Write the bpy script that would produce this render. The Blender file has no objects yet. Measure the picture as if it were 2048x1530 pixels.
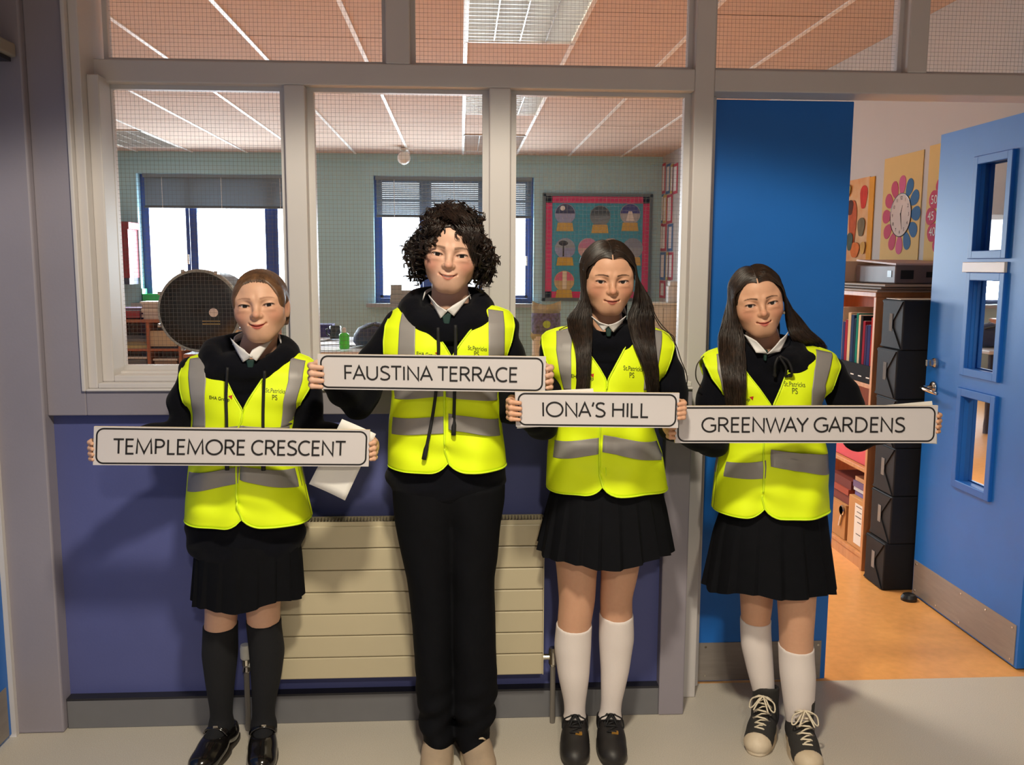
import bpy, bmesh, math, random
import numpy as np
from mathutils import Vector, Matrix
random.seed(7); rng = np.random.default_rng(7)
sc = bpy.context.scene
C = sc.collection
PI = math.pi

# ------------------------------------------------------------------ camera
FPX = 1800.0
CH, CD = 1.45, 2.95
def _Rx(a):
    c, s = math.cos(a), math.sin(a); return np.array([[1,0,0],[0,c,-s],[0,s,c]])
def _Ry(a):
    c, s = math.cos(a), math.sin(a); return np.array([[c,0,s],[0,1,0],[-s,0,c]])
def _Rz(a):
    c, s = math.cos(a), math.sin(a); return np.array([[c,-s,0],[s,c,0],[0,0,1]])
CR = _Rz(math.radians(-3.3)) @ _Rx(math.radians(-7.4)) @ _Ry(-math.radians(0.26))
CC = np.array([0.0, -CD, CH])
cam_data = bpy.data.cameras.new('camera'); cam = bpy.data.objects.new('camera', cam_data); C.objects.link(cam)
cam_data.sensor_width = 36.0; cam_data.sensor_fit = 'HORIZONTAL'
cam_data.lens = 36.0 * FPX / 2048.0
cam_data.clip_start = 0.05; cam_data.clip_end = 200
_m = Matrix.Identity(4)
for i in range(3):
    _m[i][0] = CR[i, 0]; _m[i][1] = CR[i, 2]; _m[i][2] = -CR[i, 1]; _m[i][3] = CC[i]
cam.matrix_world = _m
sc.camera = cam

# ------------------------------------------------------------------ world, lamps, exposure
sc.view_settings.view_transform = 'Standard'
sc.view_settings.look = 'None'
sc.view_settings.gamma = 1.0
sc.view_settings.use_curve_mapping = False
sc.view_settings.exposure = 0.0
sc.cycles.use_denoising = True
sc.cycles.max_bounces = 8
sc.cycles.transparent_max_bounces = 24
sc.cycles.sample_clamp_indirect = 6.0
wd = bpy.data.worlds.new('World'); sc.world = wd; wd.use_nodes = True
_bg = wd.node_tree.nodes['Background']
_bg.inputs[0].default_value = (0.86, 0.93, 1.0, 1); _bg.inputs[1].default_value = 5.0

def area_lamp(name, loc, rot, sx, sy, power, col):
    d = bpy.data.lights.new(name, 'AREA'); d.shape = 'RECTANGLE'; d.size = sx; d.size_y = sy
    d.energy = power; d.color = col
    o = bpy.data.objects.new(name, d); C.objects.link(o); o.location = loc; o.rotation_euler = rot
    return o
# key: louvred ceiling lamp over the group (cut off to 60 degrees by its louvre)
_d = bpy.data.lights.new('ceiling_downlight_lamp', 'SPOT'); _d.energy = 212; _d.color = (1.0, 0.90, 0.71)
_d.spot_size = math.radians(140); _d.spot_blend = 0.13; _d.shadow_soft_size = 0.10
_o = bpy.data.objects.new('ceiling_downlight_lamp', _d); C.objects.link(_o); _o.location = (0.02, -1.92, 2.66)
_d2 = _d.copy(); _d2.name = 'corridor_fill_spot'; _d2.energy = 190
_o2 = bpy.data.objects.new('corridor_fill_spot', _d2); C.objects.link(_o2); _o2.location = (0.3, -4.30, 2.66)  # unseen second spot, added as fill for legs, lower wall and floor
# weak area lamp behind the camera, added as ambient fill; no window there
corridor_fill = area_lamp('corridor_fill_lamp', (0.6, -5.8, 1.6), (math.radians(90), 0, 0), 3.0, 1.6, 9, (0.70, 0.84, 1.0))
# daylight entering the classroom windows
win_day = []
for _x, _w in ((-2.7, 1.75), (-0.07, 1.75)):
    win_day.append(area_lamp('window_daylight', (_x, 7.9, 1.55), (math.radians(-72), 0, 0), _w, 1.0, 190, (0.78, 0.91, 1.0)))
# the classroom's fluorescent fittings near the door, switched on
class_lamp = area_lamp('classroom_fitting_lamp', (0.333, 1.65, 2.655), (0, 0, 0), 0.50, 1.10, 50, (1.0, 0.88, 0.72)); class_lamp.data.spread = math.radians(105)
for _y, _p in ((1.65, 6.0), (4.05, 4.5)): area_lamp('louvre_fill_lamp', (0.333, _y, 2.734), (0, 0, 0), 0.55, 1.14, _p, (1.0, 0.93, 0.82))  # extra area lamps inside the fittings, added to brighten the louvre blades

# ------------------------------------------------------------------ helpers
def S(r, g, b):
    def f(c):
        c /= 255.0
        return c / 12.92 if c <= 0.04045 else ((c + 0.055) / 1.055) ** 2.4
    return (f(r), f(g), f(b))
def ray(px, py):
    return CR @ np.array([(px - 1024) / FPX, 1.0, -(py - 765) / FPX])
def W(px, py, Y):
    d = ray(px, py); return CC + (Y - CC[1]) / d[1] * d
def XP(px, py, X):
    d = ray(px, py); return CC + (X - CC[0]) / d[0] * d
_mats = {}
def mat(name, col, rough=0.6, metal=0.0, var=0.06, scale=6.0, bump=0.0, bscale=60.0, col2=None, spec=0.5, coat=0.0, sheen=0.0, stretch=None):
    """principled with a procedural colour mottling and fine relief"""
    if name in _mats: return _mats[name]
    m = bpy.data.materials.new(name); m.use_nodes = True; nt = m.node_tree; b = nt.nodes['Principled BSDF']
    b.inputs['Roughness'].default_value = rough; b.inputs['Metallic'].default_value = metal
    b.inputs['Specular IOR Level'].default_value = spec
    if coat: b.inputs['Coat Weight'].default_value = coat
    if sheen: b.inputs['Sheen Weight'].default_value = sheen
    tc = nt.nodes.new('ShaderNodeTexCoord'); vec = tc.outputs['Object']
    if stretch:
        mp = nt.nodes.new('ShaderNodeMapping'); mp.inputs['Scale'].default_value = stretch
        nt.links.new(vec, mp.inputs[0]); vec = mp.outputs[0]
    n = nt.nodes.new('ShaderNodeTexNoise'); n.inputs['Scale'].default_value = scale; n.inputs['Detail'].default_value = 5
    nt.links.new(vec, n.inputs['Vector'])
    r = nt.nodes.new('ShaderNodeValToRGB'); r.color_ramp.elements[0].position = 0.3; r.color_ramp.elements[1].position = 0.7
    c2 = col2 if col2 else tuple(min(1, c * (1 + var)) for c in col)
    c1 = tuple(c * (1 - var) for c in col) if not col2 else col
    r.color_ramp.elements[0].color = (*c1, 1); r.color_ramp.elements[1].color = (*c2, 1)
    nt.links.new(n.outputs['Fac'], r.inputs[0]); nt.links.new(r.outputs[0], b.inputs['Base Color'])
    if bump:
        n2 = nt.nodes.new('ShaderNodeTexNoise'); n2.inputs['Scale'].default_value = bscale; n2.inputs['Detail'].default_value = 3
        nt.links.new(vec, n2.inputs['Vector'])
        bp = nt.nodes.new('ShaderNodeBump'); bp.inputs['Strength'].default_value = bump; bp.inputs['Distance'].default_value = 0.002
        nt.links.new(n2.outputs['Fac'], bp.inputs['Height']); nt.links.new(bp.outputs[0], b.inputs['Normal'])
    _mats[name] = m; return m
def glass_mat(name, tint=(1, 1, 1), refl=0.08):
    if name in _mats: return _mats[name]
    m = bpy.data.materials.new(name); m.use_nodes = True; nt = m.node_tree
    for n in list(nt.nodes): nt.nodes.remove(n)
    o = nt.nodes.new('ShaderNodeOutputMaterial'); mx = nt.nodes.new('ShaderNodeMixShader')
    t = nt.nodes.new('ShaderNodeBsdfTransparent'); t.inputs[0].default_value = (*tint, 1)
    g = nt.nodes.new('ShaderNodeBsdfGlossy'); g.inputs['Roughness'].default_value = 0.02
    lw = nt.nodes.new('ShaderNodeFresnel'); lw.inputs[0].default_value = 1.35
    ns = nt.nodes.new('ShaderNodeTexNoise'); ns.inputs['Scale'].default_value = 3.0
    bp = nt.nodes.new('ShaderNodeBump'); bp.inputs['Strength'].default_value = 0.04
    nt.links.new(ns.outputs['Fac'], bp.inputs['Height']); nt.links.new(bp.outputs[0], g.inputs['Normal'])
    nt.links.new(lw.outputs[0], mx.inputs[0]); nt.links.new(t.outputs[0], mx.inputs[1]); nt.links.new(g.outputs[0], mx.inputs[2])
    nt.links.new(mx.outputs[0], o.inputs[0]); _mats[name] = m; return m
def emit_mat(name, col, strength):
    if name in _mats: return _mats[name]
    m = bpy.data.materials.new(name); m.use_nodes = True; b = m.node_tree.nodes['Principled BSDF']
    b.inputs['Base Color'].default_value = (*col, 1); b.inputs['Emission Color'].default_value = (*col, 1)
    b.inputs['Emission Strength'].default_value = strength; _mats[name] = m; return m

class MB:
    """collects shapes for ONE mesh object"""
    def __init__(s): s.v = []; s.f = []
    def add(s, vs, fs):
        n = len(s.v); s.v += [tuple(map(float, p)) for p in vs]; s.f += [tuple(i + n for i in f) for f in fs]; return s
    def box(s, x0, x1, y0, y1, z0, z1):
        if x0 > x1: x0, x1 = x1, x0
        if y0 > y1: y0, y1 = y1, y0
        if z0 > z1: z0, z1 = z1, z0
        return s.add([(x0,y0,z0),(x1,y0,z0),(x1,y1,z0),(x0,y1,z0),(x0,y0,z1),(x1,y0,z1),(x1,y1,z1),(x0,y1,z1)],
                     [(0,3,2,1),(4,5,6,7),(0,1,5,4),(1,2,6,5),(2,3,7,6),(3,0,4,7)])
    def prism(s, poly, d):
        """poly: list of 3D points (planar), d: extrusion vector"""
        n = len(poly); p = [np.array(q, float) for q in poly]; d = np.array(d, float)
        vs = p + [q + d for q in p]
        return s.add(vs, [tuple(range(n)), tuple(range(2*n-1, n-1, -1))] + [(i, i+n, (i+1) % n + n, (i+1) % n) for i in range(n)])
    def tube(s, pts, r, n=8, cap=True):
        pts = [np.array(p, float) for p in pts]; m = len(pts)
        rr = r if hasattr(r, '__len__') else [r] * m
        vs = []; up = np.array([0.3, 0.2, 1.0])
        for i in range(m):
            t = pts[min(i+1, m-1)] - pts[max(i-1, 0)]; t = t / (np.linalg.norm(t) + 1e-9)
            a = np.cross(t, up)
            if np.linalg.norm(a) < 1e-3: a = np.cross(t, [1, 0, 0])
            a = a / np.linalg.norm(a); b = np.cross(t, a)
            for k in range(n):
                an = 2 * PI * k / n; vs.append(pts[i] + rr[i] * (math.cos(an) * a + math.sin(an) * b))
        fs = [(i*n+k, i*n+(k+1) % n, (i+1)*n+(k+1) % n, (i+1)*n+k) for i in range(m-1) for k in range(n)]
        if cap: fs += [tuple(range(n-1, -1, -1)), tuple((m-1)*n + k for k in range(n))]
        return s.add(vs, fs)
    def cyl(s, c, r, h, axis='z', n=24, r2=None):
        c = np.array(c, float); ax = {'x': np.array([1.,0,0]), 'y': np.array([0,1.,0]), 'z': np.array([0,0,1.])}[axis]
        return s.tube([c, c + ax * h], [r, r if r2 is None else r2], n)
    def lathe(s, c, prof, n=24, axis='z'):
        """prof: list of (radius, height)"""
        vs = []
        for (r, h) in prof:
            for k in range(n):
                a = 2*PI*k/n; p = (r*math.cos(a), r*math.sin(a), h)
                if axis == 'y': p = (p[0], p[2], p[1])
                if axis == 'x': p = (p[2], p[0], p[1])
                vs.append((c[0]+p[0], c[1]+p[1], c[2]+p[2]))
        m = len(prof)
        fs = [(i*n+k, i*n+(k+1) % n, (i+1)*n+(k+1) % n, (i+1)*n+k) for i in range(m-1) for k in range(n)]
        fs += [tuple(range(n-1, -1, -1)), tuple((m-1)*n + k for k in range(n))]
        return s.add(vs, fs)
    def grid(s, P):
        """P: array (r,c,3)"""
        R, Cc = P.shape[:2]
        return s.add(P.reshape(-1, 3), [(i*Cc+j, i*Cc+j+1, (i+1)*Cc+j+1, (i+1)*Cc+j) for i in range(R-1) for j in range(Cc-1)])
    def bbox(s):
        a = np.array(s.v); return a.min(0), a.max(0)

_base = {}
def mesh_from(name, v, f, base, smooth=False, fix=True):
    me = bpy.data.meshes.new(name)
    v = np.asarray(v, float) - np.asarray(base, float)
    me.from_pydata(v.tolist(), [], f if isinstance(f, list) else f.tolist())
    if fix:
        bm = bmesh.new(); bm.from_mesh(me); bmesh.ops.recalc_face_normals(bm, faces=bm.faces); bm.to_mesh(me); bm.free()
    if smooth: me.polygons.foreach_set('use_smooth', [True] * len(me.polygons))
    me.update(); return me
def obj(name, mb, m, parent=None, base=None, smooth=False, bevel=0.0, label=None, kind=None, fix=True):
    """links the collected shapes as ONE object; a child keeps world placement through its parent's base"""
    if parent is not None: b = _base[parent.name]
    elif base is not None: b = np.array(base, float)
    else:
        lo, hi = mb.bbox(); b = np.array([(lo[0]+hi[0])/2, (lo[1]+hi[1])/2, lo[2]])
    me = mesh_from(name, mb.v, mb.f, b, smooth, fix)
    if m is not None: me.materials.append(m)
    o = bpy.data.objects.new(name, me); C.objects.link(o)
    if parent is not None: o.parent = parent
    else: o.location = b
    _base[o.name] = b
    if bevel:
        md = o.modifiers.new('bevel', 'BEVEL'); md.width = bevel; md.segments = 2; md.limit_method = 'ANGLE'
    if label: o['label'] = label
    if kind: o['kind'] = kind
    return o
def tag(o, label, cat, group=None, kind=None):
    o['label'] = label; o['category'] = cat
    if group: o['group'] = group
    if kind: o['kind'] = kind
    return o
def thing(name, label, cat, base, group=None):
    o = bpy.data.objects.new(name, None); C.objects.link(o); o.location = base; o.empty_display_size = 0.05
    _base[o.name] = np.array(base, float)
    return tag(o, label, cat, group)
def struct(name, mb, m, parent=None, bevel=0.0, base=(0, 0, 0)):
    o = obj(name, mb, m, parent, base, bevel=bevel)
    if parent is None: o['kind'] = 'structure'
    return o
def copies(src, parent, locs, name=None):
    for l in locs:
        c = src.copy(); c.parent = parent; c.location = l; C.objects.link(c)
        if name: c.name = name

# ------------------------------------------------------------------ materials
M = {}
M['frame'] = mat('screen_paint', S(206, 201, 200), 0.42, var=0.03, scale=3, bump=0.05, bscale=25)
M['plaster'] = mat('pier_paint', S(146, 140, 150), 0.5, var=0.04, scale=4, bump=0.12, bscale=120)
M['purple'] = mat('purple_paint', S(84, 90, 146), 0.6, var=0.05, scale=5, bump=0.10, bscale=150)
M['skirt'] = mat('skirting_grey', S(112, 112, 116), 0.5, var=0.06, scale=7)
M['skirt_top'] = mat('skirting_cap_dark', S(36, 36, 44), 0.5)
M['blue'] = mat('door_blue', S(26, 108, 198), 0.42, var=0.04, scale=5, bump=0.04, bscale=90)
M['blue_d'] = mat('door_blue_trim', S(24, 102, 192), 0.42, var=0.04)
M['steel'] = mat('kick_plate_metal', S(150, 142, 136), 0.42, metal=0.4, var=0.07, scale=9, stretch=(1, 1, 8))
M['chrome'] = mat('chrome', S(205, 200, 190), 0.16, metal=1.0, var=0.03)
M['dark'] = mat('dark_void', S(20, 20, 22), 0.8)
M['black'] = mat('black_plastic', S(18, 18, 20), 0.35)
M['white'] = mat('white_plastic', S(226, 222, 214), 0.4, var=0.03)
M['cream'] = mat('cream_paint', S(224, 214, 190), 0.5, var=0.03)
M['rad'] = mat('radiator_enamel', S(194, 182, 152), 0.38, var=0.03, scale=4)
M['tile'] = mat('ceiling_tile_fibre', S(202, 178, 160), 0.9, var=0.03, scale=30, bump=0.25, bscale=220)
M['tbar'] = mat('ceiling_bar_white', S(240, 236, 230), 0.45)
M['classwall'] = mat('classroom_wall_paint', S(166, 208, 218), 0.7, var=0.03, scale=2)
M['classwall_r'] = mat('classroom_wall_cream', S(186, 180, 172), 0.7, var=0.03, scale=2)
M['orange'] = mat('orange_vinyl', S(234, 168, 98), 0.32, col2=S(220, 156, 88), scale=26, bump=0.03)
M['wood'] = mat('beech_veneer', S(206, 150, 98), 0.45, col2=S(188, 130, 80), scale=5, stretch=(8, 8, 1))
M['wood_red'] = mat('reddish_shelf_wood', S(190, 120, 84), 0.5, col2=S(168, 100, 68), scale=5, stretch=(6, 6, 1))
M['winblue'] = mat('window_frame_blue', S(44, 74, 140), 0.4)
M['glass'] = glass_mat('wired_glass')
M['wire'] = mat('glass_wire', S(104, 100, 96), 0.5, metal=0.3)
M['paper'] = mat('white_paper', S(232, 230, 226), 0.8, var=0.02)
# speckled grey corridor vinyl
def _speckle():
    m = bpy.data.materials.new('grey_speckled_vinyl'); m.use_nodes = True; nt = m.node_tree; b = nt.nodes['Principled BSDF']
    b.inputs['Roughness'].default_value = 0.42
    tc = nt.nodes.new('ShaderNodeTexCoord')
    n = nt.nodes.new('ShaderNodeTexNoise'); n.inputs['Scale'].default_value = 420; n.inputs['Detail'].default_value = 1
    n2 = nt.nodes.new('ShaderNodeTexNoise'); n2.inputs['Scale'].default_value = 2.2; n2.inputs['Detail'].default_value = 6
    nt.links.new(tc.outputs['Object'], n.inputs['Vector']); nt.links.new(tc.outputs['Object'], n2.inputs['Vector'])
    r = nt.nodes.new('ShaderNodeValToRGB'); r.color_ramp.elements[0].position = .35; r.color_ramp.elements[1].position = .65
    r.color_ramp.elements[0].color = (*S(192, 184, 170), 1); r.color_ramp.elements[1].color = (*S(214, 206, 192), 1)
    nt.links.new(n.outputs['Fac'], r.inputs[0])
    r2 = nt.nodes.new('ShaderNodeValToRGB'); r2.color_ramp.elements[0].color = (.82, .82, .84, 1); r2.color_ramp.elements[1].color = (1, 1, 1, 1)
    nt.links.new(n2.outputs['Fac'], r2.inputs[0])
    mx = nt.nodes.new('ShaderNodeMix'); mx.data_type = 'RGBA'; mx.blend_type = 'MULTIPLY'; mx.inputs[0].default_value = 1
    nt.links.new(r.outputs[0], mx.inputs[6]); nt.links.new(r2.outputs[0], mx.inputs[7])
    nt.links.new(mx.outputs[2], b.inputs['Base Color']); return m
M['vinyl'] = _speckle()

# ================================================================== THE SETTING
YS, YP, YA, YPIER = -0.10, -0.175, -0.21, -0.235      # screen, recessed panel, wall face, piers
struct('floor', MB().box(-1.45, 3.2, -6.2, 0.0, -0.05, 0), M['vinyl'])
struct('floor_classroom', MB().box(-4.7, 2.4, 0.0, 7.7, -0.05, 0.0), M['orange'])
struct('wall_left', MB().box(-1.5, -1.385, -6.2, -1.20, 0, 2.75).box(-1.5, -1.385, -1.20, -0.235, 2.06, 2.75), M['plaster'])
struct('wall_rear', MB().box(-1.5, 3.3, -6.3, -6.2, 0, 2.75), M['plaster'])
struct('wall_right', MB().box(3.2, 3.3, -6.2, 0.0, 0, 2.75), M['plaster'])
struct('ceiling', MB().box(-1.5, 3.3, -6.3, -0.10, 2.70, 2.78), M['tile'])
# piers, sill wall and recess under the window
pl = MB().box(-1.385, -1.236, YPIER, 0.06, 0, 2.70)
struct('wall_pier_left', pl, M['plaster'], bevel=0.006)
struct('wall_pier_right', MB().box(0.640, 0.722, YPIER + 0.02, -0.02, 0, 0.997), M['plaster'], bevel=0.004)
# wall face round the window: left cheek + apron (overhanging the recess)
struct('wall_apron', MB().box(-1.236, -1.122, YA, -0.06, 0.997, 2.70).box(-1.122, 0.722, YA, YS + 0.06, 0.997, 1.075), M['plaster'], bevel=0.003)
struct('wall_recess', MB().box(-1.236, 0.640, YP, 0.0, 0, 0.997).box(-1.236, 0.60, 0.0, 0.06, 0, 1.10), M['purple'])
struct('baseboard_recess', MB().box(-1.234, 0.640, YP - 0.035, YP, 0, 0.092), M['skirt'], bevel=0.002)
struct('trim_1', MB().box(-1.234, 0.640, YP - 0.036, YP, 0.092, 0.099), M['skirt_top'])
# moulding that steps from the wall face down to the sash
tr = MB()
for k, (w, y) in enumerate(((0.012, YA - 0.010), (0.028, YA + 0.012), (0.034, YA + 0.050))):
    o0 = sum((0.012, 0.028, 0.034)[:k])
    zo = 1.071 + .55 * o0
    tr.box(-1.130 + o0, -1.130 + o0 + w, y, YS + 0.03, zo, 2.70 if k < 2 else 2.00)
    tr.box(-1.130 + o0 + w, 0.722, y, YS + 0.03, zo, zo + w * 0.55)
struct('trim_2', tr, M['frame'], bevel=0.003)
# screen: posts, mullions and transom (each timber its own piece)
ZT0, ZT1 = 1.990, 2.056
scr = bpy.data.objects.new('wall_screen', None); C.objects.link(scr); _base[scr.name] = np.zeros(3); scr['kind'] = 'structure'
def timber(x0, x1, z0, z1, y0=YS, y1=0.02):
    return obj('timber', MB().box(x0, x1, y0, y1, z0, z1), M['frame'], scr, bevel=0.004)
timber(-1.236, -1.095, 0.99, 2.72); timber(-0.533, -0.470, 1.09, ZT0); timber(0.091, 0.157, 1.09, ZT0)
timber(0.729, 0.791, 0.0, 2.72); timber(-1.095, 0.729, ZT0, ZT1); timber(0.791, 2.12, ZT0, ZT1)
timber(-0.224, -0.150, ZT1, 2.72); timber(1.403, 1.466, ZT1, 2.72); timber(2.045, 2.13, 0, ZT0); timber(2.06, 2.13, ZT1, 2.72)
timber(-1.095, 0.729, 1.09, 1.118)
timber(0.791, 0.822, 0.0, ZT0, -0.02, 0.03); timber(-1.236, 2.13, 2.66, 2.74)
struct('wall_front', MB().box(-4.7, -1.236, 0.02, 0.12, 0, 2.75).box(2.13, 3.3, -0.06, 0.12, 0, 2.75), M['classwall_r'])
# windows of the screen: bead frame, wired glass pane and its wire mesh
def wired_window(i, x0, x1, z0, z1, b=0.020):
    f = MB()
    ya, yb = YS + 0.045, YS + 0.075
    f.box(x0, x0 + b, ya, yb, z0, z1).box(x1 - b, x1, ya, yb, z0, z1).box(x0 + b, x1 - b, ya, yb, z0, z0 + b).box(x0 + b, x1 - b, ya, yb, z1 - b * .6, z1)
    w = struct('window_%d' % i, f, M['frame'])
    yg = YS + 0.062
    obj('pane', MB().add([(x0+b, yg, z0+b), (x1-b, yg, z0+b), (x1-b, yg, z1-b*.6), (x0+b, yg, z1-b*.6)], [(0, 1, 2, 3)]), M['glass'], w)
    wm = MB(); t = 0.00030; s = 0.0127
    n = int((x1 - x0 - 2*b) / s)
    def bar(p, q, ax):
        if ax == 'z':
            x = p; vs = [(x-t, yg-t, z0+b), (x+t, yg-t, z0+b), (x, yg+t, z0+b), (x-t, yg-t, z1-b*.6), (x+t, yg-t, z1-b*.6), (x, yg+t, z1-b*.6)]
        else:
            z = p; vs = [(x0+b, yg-t, z-t), (x0+b, yg-t, z+t), (x0+b, yg+t, z), (x1-b, yg-t, z-t), (x1-b, yg-t, z+t), (x1-b, yg+t, z)]
        wm.add(vs, [(0, 1, 4, 3), (1, 2, 5, 4), (2, 0, 3, 5)])
    for k in range(1, n + 1): bar(x0 + b + k * s, 0, 'z')
    for k in range(1, int((z1 - z0 - 1.6*b) / s) + 1): bar(z0 + b + k * s, 0, 'x')
    obj('wire_mesh', wm, M['wire'], w, kind='stuff', fix=False)
    return w
wired_window(1, -1.080, -0.533, 1.112, ZT0); wired_window(2, -0.470, 0.091, 1.112, ZT0); wired_window(3, 0.157, 0.729, 1.112, ZT0)
wired_window(4, -1.075, -0.224, ZT1, 2.66, 0.014); wired_window(5, -0.150, 0.729, ZT1, 2.66, 0.014)
wired_window(6, 0.791, 1.403, ZT1, 2.66, 0.014); wired_window(7, 1.466, 2.06, ZT1, 2.66, 0.014)
# classroom shell
YB = 7.50
bw = MB()
WA, WB, ZW0, ZW1 = (-3.60, -1.80), (-0.98, 0.845), 1.015, 2.455
bw.box(-4.7, WA[0], YB, YB+.25, 0, 2.75).box(WA[1], WB[0], YB, YB+.25, 0, 2.75).box(WB[1], 2.42, YB, YB+.25, 0, 2.75)
for w in (WA, WB): bw.box(w[0], w[1], YB, YB+.25, 0, ZW0).box(w[0], w[1], YB, YB+.25, ZW1, 2.75)
struct('wall_back', bw, M['classwall'])
struct('wall_classroom_right', MB().box(2.32, 2.42, 0.12, YB, 0, 2.75), M['classwall_r'])
struct('wall_classroom_left', MB().box(-4.8, -4.7, 0.0, YB, 0, 2.75), M['classwall_r'])
struct('trim_3', MB().box(-4.7, 2.32, YB-.03, YB, 2.60, 2.69), M['classwall'])
# suspended ceiling: each tile a piece, white bars running away from the door
cl = struct('ceiling_classroom', MB().box(-4.8, 2.42, 0.02, YB+.2, 2.80, 2.86), M['tile'])
xs0 = 0.033; X_lines = [xs0 + 0.6 * k for k in range(-8, 5)]; Y_lines = [1.05 + 0.6 * k for k in range(-2, 12)]
first = None; locs = []
lights_xy = [(0.033, 1.05), (0.033, 3.45), (0.033, 5.75 + 0.1), (-3.567, 5.85)]
def is_light(x, y):
    return any(abs(x - a) < .1 and b - .1 < y < b + 1.1 for a, b in ((0.033, 1.05), (0.033, 3.45), (0.033, 5.85), (-3.567, 5.85)))
for x in X_lines:
    for y in Y_lines:
        if x + 0.6 < -4.6 or x > 2.2 or y < 0.0 or y > 7.3 or is_light(x, y): continue
        if first is None:
            first = obj('ceiling_tile', MB().box(0.004, 0.596, 0.003, 0.597, 0, 0.016), M['tile'], cl, bevel=0.0)
            first.location = (x, y, 2.690 + rng.uniform(-.0008, .0008))
        else: locs.append((x, y, 2.690 + rng.uniform(-.0012, .0012)))
copies(first, cl, locs)
tb = MB()
for x in X_lines: tb.box(x - .012, x + .012, 0.03, YB - .03, 2.682, 2.690)
tbo = obj('ceiling_bars', tb, M['tbar'], cl, kind='stuff')
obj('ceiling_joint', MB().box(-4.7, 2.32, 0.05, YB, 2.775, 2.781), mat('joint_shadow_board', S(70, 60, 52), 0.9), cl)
# ================================================================== DOORS
# closed narrow leaf
d1 = struct('door_1', MB().box(0.824, 1.281, 0.0, 0.044, 0.008, 1.984), M['blue'], bevel=0.003)
kp = obj('kick_plate', MB().box(0.826, 1.262, -0.0025, 0.0005, 0.012, 0.150), M['steel'], d1, label='brushed metal kick plate')
for x, z in ((1.25, .135), (1.25, .03), (1.04, .135), (.85, .135), (.85, .03), (1.04, .03)):
    obj('screw', MB().cyl((x, -0.004, z), 0.004, 0.003, 'y', 10), M['chrome'], d1)
# open leaf, swung into the classroom
d2f = MB(); XL, XR = 2.010, 2.054
panes = [(0.303, 0.500, 1.512, 1.850), (0.300, 0.500, 1.052, 1.404), (0.300, 0.506, 0.595, 0.945)]
ys_ = [0.045, 0.300, 0.503, 0.806]
d2f.box(XL, XR, ys_[0], ys_[1], 0.008, 2.0).box(XL, XR, ys_[2], ys_[3], 0.008, 2.0)
zc = [0.008]
for p in reversed(panes): zc += [p[2], p[3]]
zc.append(2.0)
for k in range(0, 8, 2): d2f.box(XL, XR, ys_[1], ys_[2], zc[k], zc[k+1])
d2 = struct('door_2', d2f, M['blue'])
for (a, b, z0, z1) in panes:
    f = MB(); w = 0.028
    for xo, xi in ((XL - 0.014, XL + 0.004), (XR - 0.004, XR + 0.014)):
        f.box(xo, xi, a-w, a+.004, z0-w, z1+w).box(xo, xi, b-.004, b+w, z0-w, z1+w).box(xo, xi, a, b, z0-w, z0+.004).box(xo, xi, a, b, z1-.004, z1+w)
    vf = obj('vision_frame', f, M['blue_d'], d2, bevel=0.003)
    obj('pane', MB().add([(XL+.022, a, z0), (XL+.022, b, z0), (XL+.022, b, z1), (XL+.022, a, z1)], [(0, 1, 2, 3)]), M['glass'], vf)
obj('kick_plate', MB().box(XL-.0025, XL+.0005, 0.06, 0.800, 0.014, 0.165), M['steel'], d2, label='brushed metal kick plate')
for y, z in ((.08, .15), (.08, .03), (.42, .15), (.42, .03), (.78, .15), (.78, .03), (.25, .15), (.6, .03)):
    obj('screw', MB().cyl((XL-.005, y, z), 0.004, 0.003, 'x', 10), M['chrome'], d2)
npl = obj('name_plate', MB().box(XL-.012, XL, 0.278, 0.560, 1.432, 1.472), M['white'], d2, bevel=0.002, label='white name plate')
lk = obj('lock', MB().lathe((XL, 0.728, 1.050), [(0.021, -0.002), (0.021, -0.012), (0.016, -0.020), (0.014, -0.030), (0.0, -0.030)], 20, 'x'), M['chrome'], d2, smooth=False)
obj('thumb_turn', MB().box(XL-.045, XL-.028, 0.722, 0.734, 1.036, 1.064), M['chrome'], lk, bevel=0.003)
hd = MB().lathe((XL, 0.733, 0.945), [(0.026, -0.001), (0.026, -0.008), (0.020, -0.012), (0.0, -0.012)], 20, 'x')
hd.tube([(XL-.01, .733, .945), (XL-.045, .733, .945), (XL-.056, .727, .944), (XL-.058, .70, .942), (XL-.055, .655, .938), (XL-.048, .62, .934)], [.009, .009, .0095, .010, .009, .007], 10)
obj('lever_handle', hd, M['chrome'], d2, smooth=True, label='chrome lever handle')
tag(obj('door_stop', MB().lathe((1.965, 0.745, 0.0), [(.034, 0), (.034, .012), (.026, .026), (.012, .032), (0, .033)], 20), M['black']),
    'small dark floor door stop under the open blue door', 'door stop')
# blue door in the corridor's left wall
d3 = struct('door_3', MB().box(-1.43, -1.386, -1.19, -0.250, 0.008, 2.04), M['blue'], bevel=0.003)
obj('kick_plate', MB().box(-1.3865, -1.3835, -1.17, -0.27, 0.015, 0.17), M['steel'], d3)
struct('trim_4', MB().box(-1.40, -1.372, -0.252, -0.2345, 0, 2.08), M['frame'])
dc = thing('door_closer', 'grey door closer box at the top of the left blue door', 'door closer', (-1.33, -0.42, 2.0))
qa, qb, qc = W(16, 84, -.262), W(16, 122, -.262), W(33, 110, -.246)
obj('closer_body', MB().box(-1.385, qc[0], -0.60, -0.246, qb[2]+.012, qa[2]), mat('closer_grey', S(150, 140, 126), 0.45), dc, bevel=0.006)
obj('closer_arm', MB().box(-1.36, qc[0]-.012, -0.53, -0.255, qb[2], qb[2]+.011), M['black'], dc)

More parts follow.
